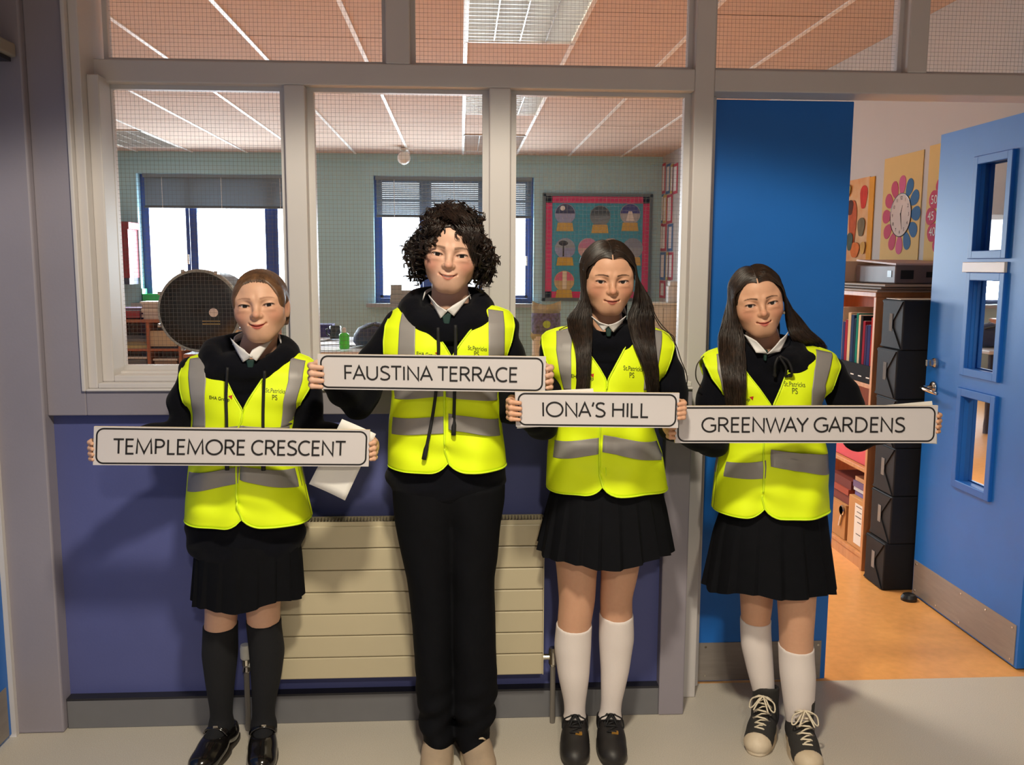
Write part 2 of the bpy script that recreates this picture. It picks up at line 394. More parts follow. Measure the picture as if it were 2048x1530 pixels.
# ================================================================== RADIATOR
rd = thing('radiator', 'cream panel radiator with horizontal ribs under the window', 'radiator', (-0.19, -0.235, 0.17))
rx0, rx1, rz0, rz1 = -0.625, 0.254, 0.177, 0.676
n = 7; h = (rz1 - 0.012 - rz0) / n
for k in range(n):
    z = rz0 + k * h
    obj('rib', MB().box(rx0, rx1, -0.276, -0.262, z + .0012, z + h - .0012), M['rad'], rd, bevel=0.003)
obj('core', MB().box(rx0 + .004, rx1 - .004, -0.264, -0.215, rz0 + .006, rz1 - .02), mat('radiator_inner', S(150, 138, 116), 0.6), rd)
gr = MB().box(rx0, rx1, -0.272, -0.266, rz1 - .014, rz1).box(rx0, rx1, -0.213, -0.207, rz1 - .014, rz1)
for k in range(88):
    x = rx0 + .005 + k * (rx1 - rx0 - .01) / 87
    gr.box(x - .0015, x + .0015, -0.268, -0.210, rz1 - .010, rz1 - .001)
obj('top_grille', gr, M['rad'], rd, kind='stuff')
obj('side_panel', MB().box(rx0 - .003, rx0, -0.274, -0.21, rz0, rz1), M['rad'], rd); obj('side_panel', MB().box(rx1, rx1 + .003, -0.274, -0.21, rz0, rz1), M['rad'], rd)
for x in (rx0 + .15, rx1 - .15): obj('bracket', MB().box(x - .02, x + .02, -0.216, -0.1755, rz0 + .05, rz1 - .05), M['rad'], rd)
vx = -0.668
va = obj('thermostat_valve', MB().lathe((vx, -0.245, 0.235), [(.014, 0), (.017, .004), (.0175, .035), (.015, .046), (0, .047)], 18).tube([(vx, -.245, .22), (rx0, -.245, .205)], .009, 10), M['white'], rd, label='white thermostat head')
obj('valve_body', MB().lathe((vx, -0.245, 0.190), [(.010, 0), (.013, .006), (.010, .020), (.013, .026), (.013, .044), (0, .045)], 12), M['chrome'], va)
obj('pipe', MB().tube([(vx, -.245, .19), (vx, -.245, .0)], .0085, 10), mat('pipe_grey', S(120, 114, 108), 0.4), rd)
obj('lockshield_valve', MB().tube([(rx1, -.245, .222), (rx1 + .024, -.245, .222)], .010, 12).lathe((rx1 + .036, -0.245, 0.190), [(.009, 0), (.014, .01), (.014, .05), (.012, .062), (0, .063)], 14), M['chrome'], rd)
obj('pipe', MB().tube([(rx1 + .036, -.245, .19), (rx1 + .036, -.245, .0)], .0085, 10), mat('pipe_grey', S(120, 114, 108), 0.4), rd)

# ================================================================== CLASSROOM WINDOWS AND BLINDS
def class_window(i, x0, x1, ms, label):
    f = MB(); ya, yb = YB + .12, YB + .18; b = .055
    f.box(x0, x0+b, ya, yb, ZW0, ZW1).box(x1-b, x1, ya, yb, ZW0, ZW1).box(x0+b, x1-b, ya, yb, ZW0, ZW0+b).box(x0+b, x1-b, ya, yb, ZW1-b, ZW1)
    for m0, m1 in ms: f.box(m0, m1, ya, yb, ZW0+b, ZW1-b)
    w = struct('window_%d' % i, f, M['winblue'], bevel=.006)
    ed = [x0 + b] + [q for m in ms for q in m] + [x1 - b]
    for k in range(0, len(ed), 2):
        obj('pane', MB().add([(ed[k], ya+.03, ZW0+b), (ed[k+1], ya+.03, ZW0+b), (ed[k+1], ya+.03, ZW1-b), (ed[k], ya+.03, ZW1-b)], [(0, 1, 2, 3)]), M['glass'], w)
        if k != 2:
            s = MB(); a0, a1 = ed[k], ed[k+1]; q = .035
            s.box(a0, a0+q, ya-.02, ya, ZW0+b, ZW1-b).box(a1-q, a1, ya-.02, ya, ZW0+b, ZW1-b).box(a0, a1, ya-.02, ya, ZW0+b, ZW0+b+q)
            obj('sash', s, M['winblue'], w); obj('window_handle', MB().box(a1-q+.008, a1-.008, ya-.05, ya-.02, 1.45, 1.56), M['white'], w)
    obj('window_sill', MB().box(x0-.09, x1+.09, YB-.10, YB+.12, ZW0-.042, ZW0), mat('sill_grey', S(150, 156, 160), 0.4), w)
    return w
class_window(8, *WA, [(-3.07, -2.985), (-2.225, -2.11)], '')
class_window(9, *WB, [(-0.43, -0.33), (0.21, 0.31)], '')
def blind(x0, x1, z0, z1, ang, label):
    t = thing('venetian_blind', label, 'blind', ((x0+x1)/2, YB+.05, z1), 'half lowered blinds of the classroom windows')
    bm_ = mat('blind_slat_grey', S(118, 132, 142), 0.5, var=0.03)
    obj('head_rail', MB().box(x0, x1, YB+.03, YB+.075, z1-.035, z1), bm_, t)
    s = MB(); p = .0215; k = z0 + .03; hw = .0125
    while k < z1 - .04:
        dy, dz = hw * math.cos(ang), hw * math.sin(ang)
        s.add([(x0+.01, YB+.05-dy, k-dz), (x1-.01, YB+.05-dy, k-dz), (x1-.01, YB+.05+dy, k+dz), (x0+.01, YB+.05+dy, k+dz)], [(0, 1, 2, 3)]); k += p
    obj('slats', s, bm_, t, kind='stuff')
    obj('bottom_rail', MB().box(x0+.005, x1-.005, YB+.038, YB+.064, z0, z0+.028), mat('blind_rail_dark', S(72, 84, 94), 0.5), t)
    for fx in (.12, .5, .88):
        x = x0 + fx * (x1 - x0); obj('ladder_cord', MB().tube([(x, YB+.034, z0), (x, YB+.034, z1)], .003, 5), M['white'], t)
blind(WA[0]+.06, WA[1]-.02, 2.075, 2.45, 1.2, 'grey venetian blind half down over the left, wider classroom window, slats closed')
blind(WB[0]+.02, WB[1]-.02, 1.99, 2.45, 1.0, 'grey slatted venetian blind above the window behind the curly haired child')

# ================================================================== CEILING LIGHTS
def ceiling_light(x, y, on, label):
    t = thing('ceiling_light', label, 'ceiling light', (x+.3, y+.6, 2.69), 'recessed louvred ceiling lights of the classroom')
    hs = MB().box(x, x+.014, y, y+1.2, 2.676, 2.74).box(x+.586, x+.6, y, y+1.2, 2.676, 2.74).box(x, x+.6, y, y+.014, 2.676, 2.74).box(x, x+.6, y+1.186, y+1.2, 2.676, 2.74)
    obj('housing', hs, M['white'], t)
    obj('reflector', MB().box(x+.01, x+.59, y+.01, y+1.19, 2.736, 2.742), mat('reflector_white', S(235, 235, 230), 0.3), t)
    for k in range(4):
        xx = x + .015 + .1425 * (k + .5)
        obj('tube_lamp', MB().tube([(xx, y+.03, 2.725), (xx, y+1.17, 2.725)], .008, 8), emit_mat('tube_lit', (1, .96, .88), 12.0) if on else mat('tube_off', S(220, 222, 220), 0.3), t)
    lm = mat('louvre_aluminium', S(200, 200, 196), 0.30, metal=0.55, var=.02)
    for k in range(1, 4):
        xx = x + .015 + .1425 * k
        lv = MB().add([(xx-.014, y+.014, 2.73), (xx-.003, y+.014, 2.68), (xx+.003, y+.014, 2.68), (xx+.014, y+.014, 2.73), (xx-.014, y+1.186, 2.73), (xx-.003, y+1.186, 2.68), (xx+.003, y+1.186, 2.68), (xx+.014, y+1.186, 2.73)], [(0, 1, 5, 4), (1, 2, 6, 5), (2, 3, 7, 6)])
        obj('louvre_spine', lv, lm, t)
    for k in range(17):
        yy = y + .014 + 1.172 * (k + .5) / 17
        lv = MB().add([(x+.014, yy-.012, 2.722), (x+.014, yy-.002, 2.68), (x+.014, yy+.002, 2.68), (x+.014, yy+.012, 2.722), (x+.586, yy-.012, 2.722), (x+.586, yy-.002, 2.68), (x+.586, yy+.002, 2.68), (x+.586, yy+.012, 2.722)], [(0, 1, 5, 4), (1, 2, 6, 5), (2, 3, 7, 6)])
        obj('louvre_blade', lv, lm, t)
ceiling_light(0.033, 1.05, True, 'bright louvred ceiling light nearest the door, at the top of the picture')
ceiling_light(0.033, 3.45, True, 'louvred ceiling light in the middle of the row above the windows')
ceiling_light(0.033, 5.85, False, 'unlit louvred ceiling light nearest the window with the blind')
ceiling_light(-3.567, 5.85, False, 'louvred ceiling light in the far left corner above the wide window')
# motion sensor on the ceiling
p = W(808, 292, 6.9)
se = thing('ceiling_sensor', 'small white swivel sensor hanging from the classroom ceiling', 'sensor', (p[0], 6.9, 2.682))
obj('sensor_base', MB().lathe((p[0], 6.9, 2.682), [(.045, 0), (.045, -.02), (.02, -.035), (.018, -.075), (0, -.076)], 16), M['white'], se)
obj('sensor_head', MB().lathe((p[0], 6.86, 2.575), [(0, -.05), (.05, -.04), (.07, 0), (.062, .05), (.03, .075), (0, .08)], 16, 'y'), M['white'], se, smooth=True)

# ================================================================== NOTICE BOARD
nb = thing('notice_board', 'notice board with teal backing and pink border on the back wall', 'notice board', (1.58, YB - .01, 1.04))
x0, x1, z0, z1 = 0.945, 2.215, 1.045, 2.275
fr = MB(); w = .035
for a in ((x0, x0+w, z0, z1), (x1-w, x1, z0, z1), (x0, x1, z0, z0+w), (x0, x1, z1-w, z1)): fr.box(a[0], a[1], YB-.025, YB-.001, a[2], a[3])
obj('board_frame', fr, mat('board_frame_grey', S(88, 104, 112), 0.5), nb)
obj('backing_paper', MB().box(x0+w, x1-w, YB-.012, YB-.001, z0+w, z1-w), mat('backing_teal', S(64, 156, 184), 0.8), nb, label='teal backing paper')
pk = MB(); a, b2 = w, .075
for q in ((x0+a, x0+a+b2, z0+a, z1-a), (x1-a-b2, x1-a, z0+a, z1-a), (x0+a, x1-a, z0+a, z0+a+b2), (x0+a, x1-a, z1-a-b2, z1-a)): pk.box(q[0], q[1], YB-.016, YB-.012, q[2], q[3])
obj('border_strip', pk, mat('border_pink', S(206, 40, 104), 0.7), nb, label='pink border strip')
GL = [(1130, 428, 'dark blue sky and moon in a', (58, 66, 104), (150, 158, 196), 'top left'), (1200, 432, 'dark grey hills in a', (70, 82, 90), (118, 130, 138), 'top middle'), (1260, 428, 'violet sky and pale castle hill in a', (70, 72, 150), (168, 172, 180), 'top right'),
      (1130, 497, 'bare black tree in a', (150, 164, 176), (176, 182, 186), 'middle left'), (1176, 497, 'pink sky in a', (196, 130, 168), (206, 176, 180), 'middle'), (1221, 497, 'pale brown', (176, 160, 150), (180, 170, 160), 'middle, behind a head,'), (1265, 497, 'plain grey', (138, 150, 170), (150, 160, 172), 'middle right'),
      (1128, 562, 'pink and cream striped', (210, 110, 140), (196, 176, 130), 'bottom left')]
for (px, py, d, c1, c2, where) in GL:
    c = W(px, py, YB); r = .118
    t = thing('snow_globe_picture', '%s snow globe picture, %s on the board' % (d, where), 'picture', (c[0], YB-.013, c[2]-.2), 'snow globe pictures on the notice board')
    yq = YB - .0165
    disc = lambda a0, a1, rr, y: [(c[0]+rr*math.cos(a), y, c[2]+rr*math.sin(a)) for a in np.linspace(a0, a1, 26)]
    obj('globe', MB().prism(disc(0, 2*PI*25/26, r, yq), (0, .004, 0)), mat('globe_%d' % px, S(*c2), .8), t)
    sk = disc(.05, PI-.05, r*.94, yq-.002); obj('sky', MB().prism(sk, (0, .0018, 0)), mat('globe_sky_%d_%d' % (px, py), S(*c1), .8), t)
    obj('base', MB().prism([(c[0]-.085, yq-.001, c[2]-.10), (c[0]+.085, yq-.001, c[2]-.10), (c[0]+.10, yq-.001, c[2]-.195), (c[0]-.10, yq-.001, c[2]-.195)], (0, .004, 0)), mat('globe_base_yellow', S(204, 170, 78), .8), t)
    if px == 1130 and py == 428: obj('moon', MB().prism([(c[0]-.03+.028*math.cos(a), yq-.003, c[2]+.065+.028*math.sin(a)) for a in np.linspace(0, 6, 14)], (0, .001, 0)), M['paper'], t)
    if px == 1130 and py == 497: obj('tree', MB().box(c[0]-.03, c[0]-.014, yq-.004, yq-.002, c[2]-.09, c[2]+.05).prism([(c[0]-.022+.055*math.cos(a), yq-.004, c[2]+.06+.03*math.sin(a)) for a in np.linspace(0, 6, 14)], (0, .002, 0)), M['black'], t)
    if px == 1128: obj('stripe', MB().box(c[0]-.02, c[0]+.03, yq-.004, yq-.002, c[2]-.09, c[2]+.11), M['cream'], t)
    if py == 428 and px != 1130: obj('castle', MB().prism([(c[0]-.05, yq-.004, c[2]-.08), (c[0]+.05, yq-.004, c[2]-.08), (c[0]+.02, yq-.004, c[2]+.03), (c[0]-.02, yq-.004, c[2]+.03)], (0, .002, 0)), M['paper'], t)
# word cards on the right-hand wall
ROWS = [(330, 386, [(1322, 1330, 'r'), (1333, 1340, 'b'), (1342, 1346, 'y'), (1346, 1355, 'r')]), (391, 446, [(1318, 1326, 'b'), (1327, 1333, 'y'), (1334, 1344, 'r')]),
        (449, 502, [(1315, 1323, 'r'), (1324, 1332, 'r'), (1336, 1345, 'b')]), (505, 560, [(1320, 1330, 'b'), (1333, 1337, 'y'), (1337, 1345, 'r')]), (561, 597, [(1320, 1330, 'r')])]
CN = {'r': ('red', (190, 60, 80)), 'b': ('blue', (60, 106, 158)), 'y': ('yellow', (206, 184, 96))}
rn = ['top', 'second', 'third', 'fourth', 'lowest']; kn = ['first', 'second', 'third', 'fourth']
for i, (ya, yb_, cs) in enumerate(ROWS):
    for j, (xa, xb, cc) in enumerate(cs):
        A = XP(xa, ya, 2.318); B = XP(xb, yb_, 2.318)
        y0, y1, zb, zt = min(B[1], 7.46), min(A[1], 7.48), B[2], A[2]
        if y1 - y0 < .08: y0 = y1 - .1
        t = tag(obj('word_card', MB().box(2.3145, 2.319, y0, y1, zb, zt), mat('card_' + cc, S(*CN[cc][1]), .7)),
                'narrow %s word card on the right wall, %s of the %s row' % (CN[cc][0], kn[j], rn[i]), 'card', 'word cards on the classroom wall')
        m = (y1 - y0) * .22
        obj('white_panel', MB().box(2.3135, 2.3147, y0 + m, y1 - m, zb + .03, zt - .03), M['paper'], t)
# pen dispenser and pale cabinet by the right wall
A = W(1300, 606, 6.5); B = W(1366, 700, 6.5)
cb = thing('cabinet', 'tall cream cupboard in the corner below the word cards', 'cabinet', ((A[0]+B[0])/2, 6.7, 0))
obj('body', MB().box(A[0], 2.30, 6.5, 6.9, 0, A[2]-.02), M['cream'], cb, bevel=.006); obj('top', MB().box(A[0]-.01, 2.31, 6.48, 6.92, A[2]-.02, A[2]), M['cream'], cb)
dw = (2.28 - A[0] - .02)/2
for k in range(2): obj('door', MB().box(A[0]+.02+k*dw, A[0]+.01+(k+1)*dw, 6.488, 6.5, .05, A[2]-.05), M['cream'], cb)
t = thing('soap_dispenser', 'white dispenser box standing on the cream cupboard', 'dispenser', (2.2, 6.6, A[2]))
q = W(1345, 585, 6.6)
obj('body', MB().box(q[0]-.06, q[0]+.06, 6.55, 6.65, A[2], A[2]+.18), M['white'], t, bevel=.01); obj('lid', MB().box(q[0]-.045, q[0]+.07, 6.54, 6.66, A[2]+.18, A[2]+.23), M['white'], t, bevel=.01)
# wrapped plants / compost bag
c = W(1092, 700, 5.2); zt = W(1092, 606, 5.2)[2]; hw = .125
bt = thing('compost_bag', 'shiny wrapped bag with purple flowers and a green disc', 'bag', (c[0], 5.25, c[2]-.14))
zb = c[2] - .14; rows = []  # bag stands on the side table
for k in range(9):
    z = zb + (zt - zb) * k / 8; sx = hw * (1.0 + .12 * math.sin(k * 1.9)); sy = .09 * (1 if k < 7 else .55)
    rows.append([(c[0] + sx*math.cos(a)*(1+.05*math.sin(3*a+k)), 5.25 + sy*math.sin(a), z + .02*math.sin(2*a+k)*(k > 1) + .001) for a in np.linspace(0, 2*PI, 22)])
def bag_mat():
    m = mat('bag_print', S(126, 112, 70), .25, col2=S(80, 70, 104), scale=16, coat=.6); return m
obj('bag_body', MB().grid(np.array(rows)), mat('bag_wrap', S(150, 138, 96), .2, col2=S(196, 186, 140), scale=9, coat=.7), bt, smooth=True)
obj('flower_band', MB().grid(np.array([[(c[0] + hw*1.08*math.cos(a), 5.25 + .1*math.sin(a), z) for a in np.linspace(PI+.15, 2*PI-.15, 16)] for z in (zt-.28, zt-.09)])), mat('flower_print', S(64, 66, 54), .3, col2=S(128, 120, 170), scale=34), bt)
obj('green_disc', MB().prism([(c[0]+.035*math.cos(a), 5.14, zt-.19+.035*math.sin(a)) for a in np.linspace(0, 6.0, 20)], (0, .006, 0)), mat('lime_disc', S(172, 200, 70), .5), bt)
obj('label_panel', MB().grid(np.array([[(c[0] + hw*1.02*math.cos(a), 5.25 + .096*math.sin(a), z) for a in np.linspace(PI+.2, 2*PI-.2, 16)] for z in (zb+.02, zt-.3)])), M['cream'], bt)
tb2 = thing('side_table', 'low table carrying the wrapped flower bag', 'table', (c[0], 5.25, 0))
obj('table_top', MB().box(c[0]-.4, c[0]+.4, 5.0, 5.5, zb-.03, zb), M['wood'], tb2)
for sx in (-.36, .36):
    for yy in (5.04, 5.46): obj('leg', MB().box(c[0]+sx-.02, c[0]+sx+.02, yy-.02, yy+.02, 0, zb-.03), M['black'], tb2)

# ================================================================== THINGS BEHIND THE LEFT PANES
c = W(400, 622, 2.4); R = c[2] - W(400, 703, 2.4)[2]
dr = thing('drum', 'big black drum on its side with a silver rim, seen through glass', 'drum', (c[0], 2.5, c[2]-R))
obj('shell', MB().lathe((c[0], 2.41, c[2]), [(R*.95, 0), (R*.95, .38)], 48, 'y'), mat('drum_shell', S(40, 36, 36), .3), dr, smooth=False)
obj('drum_head', MB().lathe((c[0], 2.384, c[2]), [(R*.955, .012), (R*.95, 0), (R*.5, -.004), (0, -.005)], 48, 'y'), mat('drum_head_black', S(14, 20, 20), .42, var=.2), dr, smooth=True)
rim = MB()
for yy in (2.385,):
    rim.lathe((c[0], yy, c[2]), [(R*.95, 0), (R*1.0, -.002), (R*1.02, .012), (R*1.02, .035), (R*.965, .036), (R*.955, .006), (R*.95, 0)], 48, 'y')
obj('rim', rim, mat('drum_rim_silver', S(168, 172, 164), .3, metal=.8), dr, smooth=False)
for k in range(8):
    a = PI/8 * 2 * k + .35
    x, z = c[0] + R*1.03*math.cos(a), c[2] + R*1.03*math.sin(a)
    obj('lug', MB().box(x-.010, x+.010, 2.376, 2.43, z-.010, z+.010), M['chrome'], dr, bevel=.003)
st = W(428, 625, 2.388)
obj('sticker', MB().prism([(st[0]+.026*math.cos(a), 2.3765, st[2]+.026*math.sin(a)) for a in np.linspace(0, 2*PI*23/24, 24)], (0, .0015, 0)), M['paper'], dr, label='round white sticker')
for zo in (0.0, -.017):
    g = W(423, 642, 2.388); obj('gold_line', MB().box(g[0]-.05, g[0]+.052, 2.3765, 2.378, g[2]+zo-.003, g[2]+zo+.003), mat('gold_print', S(150, 140, 84), .5), dr)
dz = c[2] - R*1.04; cx0, cx1 = W(372, 705, 2.4)[0], W(480, 705, 2.4)[0]
ct = thing('cupboard', 'dark low cupboard that the drum stands on', 'cupboard', (c[0], 2.6, 0))
obj('body', MB().box(cx0+.02, cx1-.02, 2.36, 2.86, 0, dz-.021), M['wood_red'], ct); obj('top', MB().box(cx0, cx1, 2.34, 2.88, dz-.021, dz-.001), M['wood_red'], ct, bevel=.003)
# cubby shelf
YC = 6.55
A = W(238, 639, YC); Bq = W(470, 730, YC); zt = A[2]
u = thing('cubby_shelf', 'reddish wood cubby shelf under the left classroom window', 'shelf', ((A[0]+Bq[0])/2, YC+.2, 0))
x0, x1 = A[0]-.45, A[0]+1.25; vx = [x0] + [W(px, 660, YC)[0] for px in (295,)] ; px = W(295, 660, YC)[0]; stp = .32
cols = [px + stp*k for k in range(-2, 5)]; x0, x1 = cols[0], cols[-1]
obj('back_panel', MB().box(x0, x1, YC+.38, YC+.40, 0, zt), M['wood_red'], u)
for x in cols: obj('upright', MB().box(x-.014, x+.014, YC, YC+.38, 0, zt-.03), M['wood_red'], u)
obj('top', MB().box(x0-.02, x1+.02, YC-.01, YC+.4, zt-.03, zt), M['wood_red'], u)
rowz = [zt - .03 - .285 * k for k in (1, 2)]
for z in rowz: obj('shelf_board', MB().box(x0, x1, YC+.005, YC+.38, z-.012, z+.012), M['wood_red'], u)
# stuff in the cubbies: folders, paper piles, trays
def pile(x, y, z, w, d, hs, cols_, name, label, cat, group=None, jitter=.012):
    for k, h in enumerate(hs):
        jx, jy = rng.uniform(-jitter, jitter, 2)
        o = obj(name, MB().box(x-w/2+jx, x+w/2+jx, y-d/2+jy, y+d/2+jy, z, z+h), mat('pile_%d_%d_%d' % tuple(cols_[k % len(cols_)]), S(*cols_[k % len(cols_)]), .7))
        tag(o, label(k) if callable(label) else label, cat, group); z += h + .0005
    return z
greys = [(92, 96, 104), (120, 122, 126), (70, 74, 84), (196, 184, 140), (150, 150, 152)]
nm = ['lowest', 'second lowest', 'middle', 'second highest', 'topmost', 'very top']
colx = [px - stp/2, px + stp/2, px + 1.5*stp]
pile(colx[0], YC+.18, rowz[0]+.013, .26, .3, [.03, .04, .03, .035], [(196, 184, 130), (150, 140, 110), (110, 112, 116), (80, 84, 92)], 'folder', lambda k: '%s folder in the upper left cubby of the shelf' % nm[k], 'folder', 'folders in the upper left cubby')
pile(colx[1], YC+.18, rowz[0]+.013, .27, .3, [.022, .16], [(54, 56, 70), (206, 190, 160)], 'box', lambda k: ['thin dark box under the beige one in the cubby', 'beige paper box in the upper cubby beside the drum'][k], 'box')
t = thing('clear_tub', 'clear plastic tub with dark contents in the lower left cubby', 'tub', (colx[0], YC+.18, rowz[1]+.013))
obj('tub_body', MB().box(colx[0]-.13, colx[0]+.13, YC+.02, YC+.32, rowz[1]+.013, rowz[1]+.19), mat('smoky_plastic', S(104, 106, 110), .15), t, bevel=.02); obj('tub_lid', MB().box(colx[0]-.135, colx[0]+.135, YC+.015, YC+.325, rowz[1]+.19, rowz[1]+.21), M['white'], t, bevel=.004)
t = thing('clear_tub', 'clear tub with brown papers in the lower cubby beside the drum', 'tub', (colx[1], YC+.18, rowz[1]+.013))
obj('tub_body', MB().box(colx[1]-.12, colx[1]+.12, YC+.02, YC+.32, rowz[1]+.013, rowz[1]+.17), mat('smoky_brown', S(146, 124, 104), .2), t, bevel=.02); obj('tub_lid', MB().box(colx[1]-.125, colx[1]+.125, YC+.015, YC+.325, rowz[1]+.17, rowz[1]+.19), M['white'], t, bevel=.004)
# on top of the cubby shelf
q = W(262, 638, YC+.1)
t = thing('red_tray', 'red paper tray on top of the cubby shelf', 'tray', (q[0], YC+.15, zt))
obj('tray_body', MB().box(q[0]-.14, q[0]+.13, YC+.02, YC+.30, zt, zt+.015).box(q[0]-.14, q[0]+.13, YC+.02, YC+.03, zt, zt+.085).box(q[0]-.14, q[0]-.13, YC+.02, YC+.3, zt, zt+.085).box(q[0]+.12, q[0]+.13, YC+.02, YC+.3, zt, zt+.085), mat('tray_red', S(150, 40, 52), .4), t)
pile(q[0], YC+.165, zt+.016, .23, .24, [.05, .03, .02], [(90, 70, 110), (186, 182, 190), (120, 90, 120)], 'folder', lambda k: '%s folder lying in the red tray' % ['lowest', 'middle', 'topmost'][k], 'folder', 'folders in the red tray')
q = W(309, 638, YC+.1); zz = zt
for k in range(10):
    h = rng.uniform(.014, .022); jx = rng.uniform(-.02, .02)
    tag(obj('exercise_book', MB().box(q[0]-.11+jx, q[0]+.11+jx, YC+.04, YC+.30, zz, zz+h), mat('book_%d' % (k % 4), S(*[(206, 196, 184), (226, 220, 210), (180, 168, 160), (214, 206, 200)][k % 4]), .8)),
        'pale exercise book, %s in the pile beside the drum' % ['lowest', 'second from the bottom', 'third from the bottom', 'fourth from the bottom', 'fifth from the bottom', 'fifth from the top', 'fourth from the top', 'third from the top', 'second from the top', 'topmost'][k], 'book', 'exercise books piled on the cubby shelf'); zz += h + .0004
# green tray on the window sill
q = W(310, 590, YB-.04)
t = thing('green_tray', 'bright green plastic tray on the left window sill', 'tray', (q[0], YB-.03, ZW0))
g = mat('tray_green', S(40, 176, 92), .35)
gx0, gx1 = q[0]-.13, q[0]+.25
obj('tray_body', MB().box(gx0, gx1, YB-.095, YB+.06, ZW0, ZW0+.012).box(gx0, gx1, YB-.095, YB-.085, ZW0, ZW0+.10).box(gx0, gx1, YB+.05, YB+.06, ZW0, ZW0+.10).box(gx0, gx0+.01, YB-.095, YB+.06, ZW0, ZW0+.16).box(gx1-.01, gx1, YB-.095, YB+.06, ZW0, ZW0+.10), g, t)
# dark red wall cupboard, left edge
A = W(228, 447, 7.2); Bq = W(260, 556, 7.2)
t = thing('wall_cupboard', 'dark red wall cupboard with an overhanging top, far left', 'cupboard', ((A[0]+Bq[0])/2, 7.35, Bq[2]))
mr = mat('cupboard_dark_red', S(132, 30, 44), .5)
obj('body', MB().box(A[0]-.8, Bq[0], 7.2, 7.495, Bq[2], A[2]-.06), mr, t); obj('top', MB().box(A[0]-.85, Bq[0]+.03, 7.15, 7.497, A[2]-.06, A[2]+.02), mr, t, bevel=.01)
obj('plinth', MB().box(A[0]-.8, Bq[0]-.01, 7.21, 7.49, Bq[2]-.07, Bq[2]), mat('plinth_navy', S(50, 56, 78), .5), t)
# pupils' table with papers
YT = 4.55
zt2 = .735
x0 = W(545, 690, YT)[0]; x1 = W(800, 690, YT)[0]
pt = thing('table', 'white topped classroom table covered with papers', 'table', ((x0+x1)/2, YT+.4, 0))
obj('table_top', MB().box(x0, x1, YT, YT+1.6, zt2-.03, zt2), mat('table_white', S(226, 228, 232), .3), pt, bevel=.005)
for xx in (x0+.06, x1-.06):
    for yy in (YT+.06, YT+1.54): obj('leg', MB().box(xx-.02, xx+.02, yy-.02, yy+.02, 0, zt2-.03), mat('leg_navy', S(40, 46, 74), .4), pt)
PAP = ['sheet of paper at the left edge of the papered table', 'sheet under the green bottle on the table', 'sheet of paper behind the dark mug', 'sheet of paper near the blue bag on the table', 'topmost sheet in the middle of the table', 'rear sheet of paper on the white table']
for k, (fx, fy, an) in enumerate(((.08, .15, .3), (.42, .1, -.2), (.3, .5, .5), (.72, .25, -.5), (.55, .4, .1), (.2, .8, -.3))):
    cx_, cy_ = x0 + fx*(x1-x0), YT + .12 + fy*1.3; a = an
    pts = [(cx_+dx*math.cos(a)-dy*math.sin(a), cy_+dx*math.sin(a)+dy*math.cos(a), zt2 + .001 + .002*k) for dx, dy in ((-.105, -.148), (.105, -.148), (.105, .148), (-.105, .148))]
    tag(obj('paper_sheet', MB().prism(pts, (0, 0, .0012)), M['paper']), PAP[k], 'paper', 'papers on the classroom table')
q = W(689, 704, YT + .10)
bo = thing('water_bottle', 'bright green water bottle standing on the papered table', 'bottle', (q[0], YT+.10, zt2+.02))
zb = zt2 + .014; bh = W(689, 665, YT+.10)[2] - zb
obj('bottle_body', MB().lathe((q[0], YT+.10, zb), [(.036, 0), (.042, .008), (.042, bh*.45), (.039, bh*.5), (.042, bh*.55), (.042, bh*.88), (.03, bh*.96), (.018, bh), (0, bh)], 20), mat('bottle_lime', S(84, 232, 84), .25), bo, smooth=True)
obj('bottle_cap', MB().lathe((q[0], YT+.10, zb+bh), [(.016, 0), (.017, .03), (.01, .042), (0, .043)], 14), M['paper'], bo)
q = W(671, 675, YT+1.2)
t = thing('mug', 'dark mug on the table behind the green bottle', 'mug', (q[0], YT+1.2, zt2+.01))
obj('mug_body', MB().lathe((q[0], YT+1.2, zt2+.014), [(.05, 0), (.055, .01), (.055, .12), (.05, .12), (.05, .02), (0, .018)], 18), mat('mug_dark', S(40, 54, 58), .2), t, smooth=True)
obj('handle', MB().tube([(q[0]-.053, YT+1.2, zt2+.04), (q[0]-.085, YT+1.2, zt2+.06), (q[0]-.085, YT+1.2, zt2+.10), (q[0]-.053, YT+1.2, zt2+.12)], .008, 8), mat('mug_dark', S(40, 54, 58), .2), t)
q = W(648, 668, YT+1.4)
t = thing('box', 'navy blue box at the back of the papered table', 'box', (q[0], YT+1.4, zt2+.013))
obj('box_body', MB().box(q[0]-.12, q[0]+.09, YT+1.32, YT+1.5, zt2+.013, zt2+.12), mat('box_navy', S(66, 58, 112), .5), t, bevel=.006); obj('box_lid', MB().box(q[0]-.125, q[0]+.095, YT+1.315, YT+1.505, zt2+.12, zt2+.14), mat('box_navy', S(66, 58, 112), .5), t, bevel=.003)
q = W(752, 690, YT+.4)
t = thing('bag', 'dark blue bag lying on the right end of the table', 'bag', (q[0], YT+.4, zt2+.012))
rows = []
for k, (z, s) in enumerate(((0, .9), (.03, 1.05), (.09, 1.0), (.15, .8), (.19, .45), (.2, .1))):
    rows.append([(q[0] + .19*s*math.cos(a)*(1+.06*math.sin(3*a)), YT+.4 + .13*s*math.sin(a), zt2+.018+z+.006*math.sin(2*a+k)) for a in np.linspace(0, 2*PI, 20)])
obj('bag_body', MB().grid(np.array(rows)), mat('bag_navy', S(52, 62, 92), .6, var=.3, scale=20), t, smooth=True); obj('strap', MB().tube([(q[0]-.1, YT+.3, zt2+.17), (q[0], YT+.24, zt2+.21), (q[0]+.1, YT+.32, zt2+.17)], .010, 6), M['black'], t)
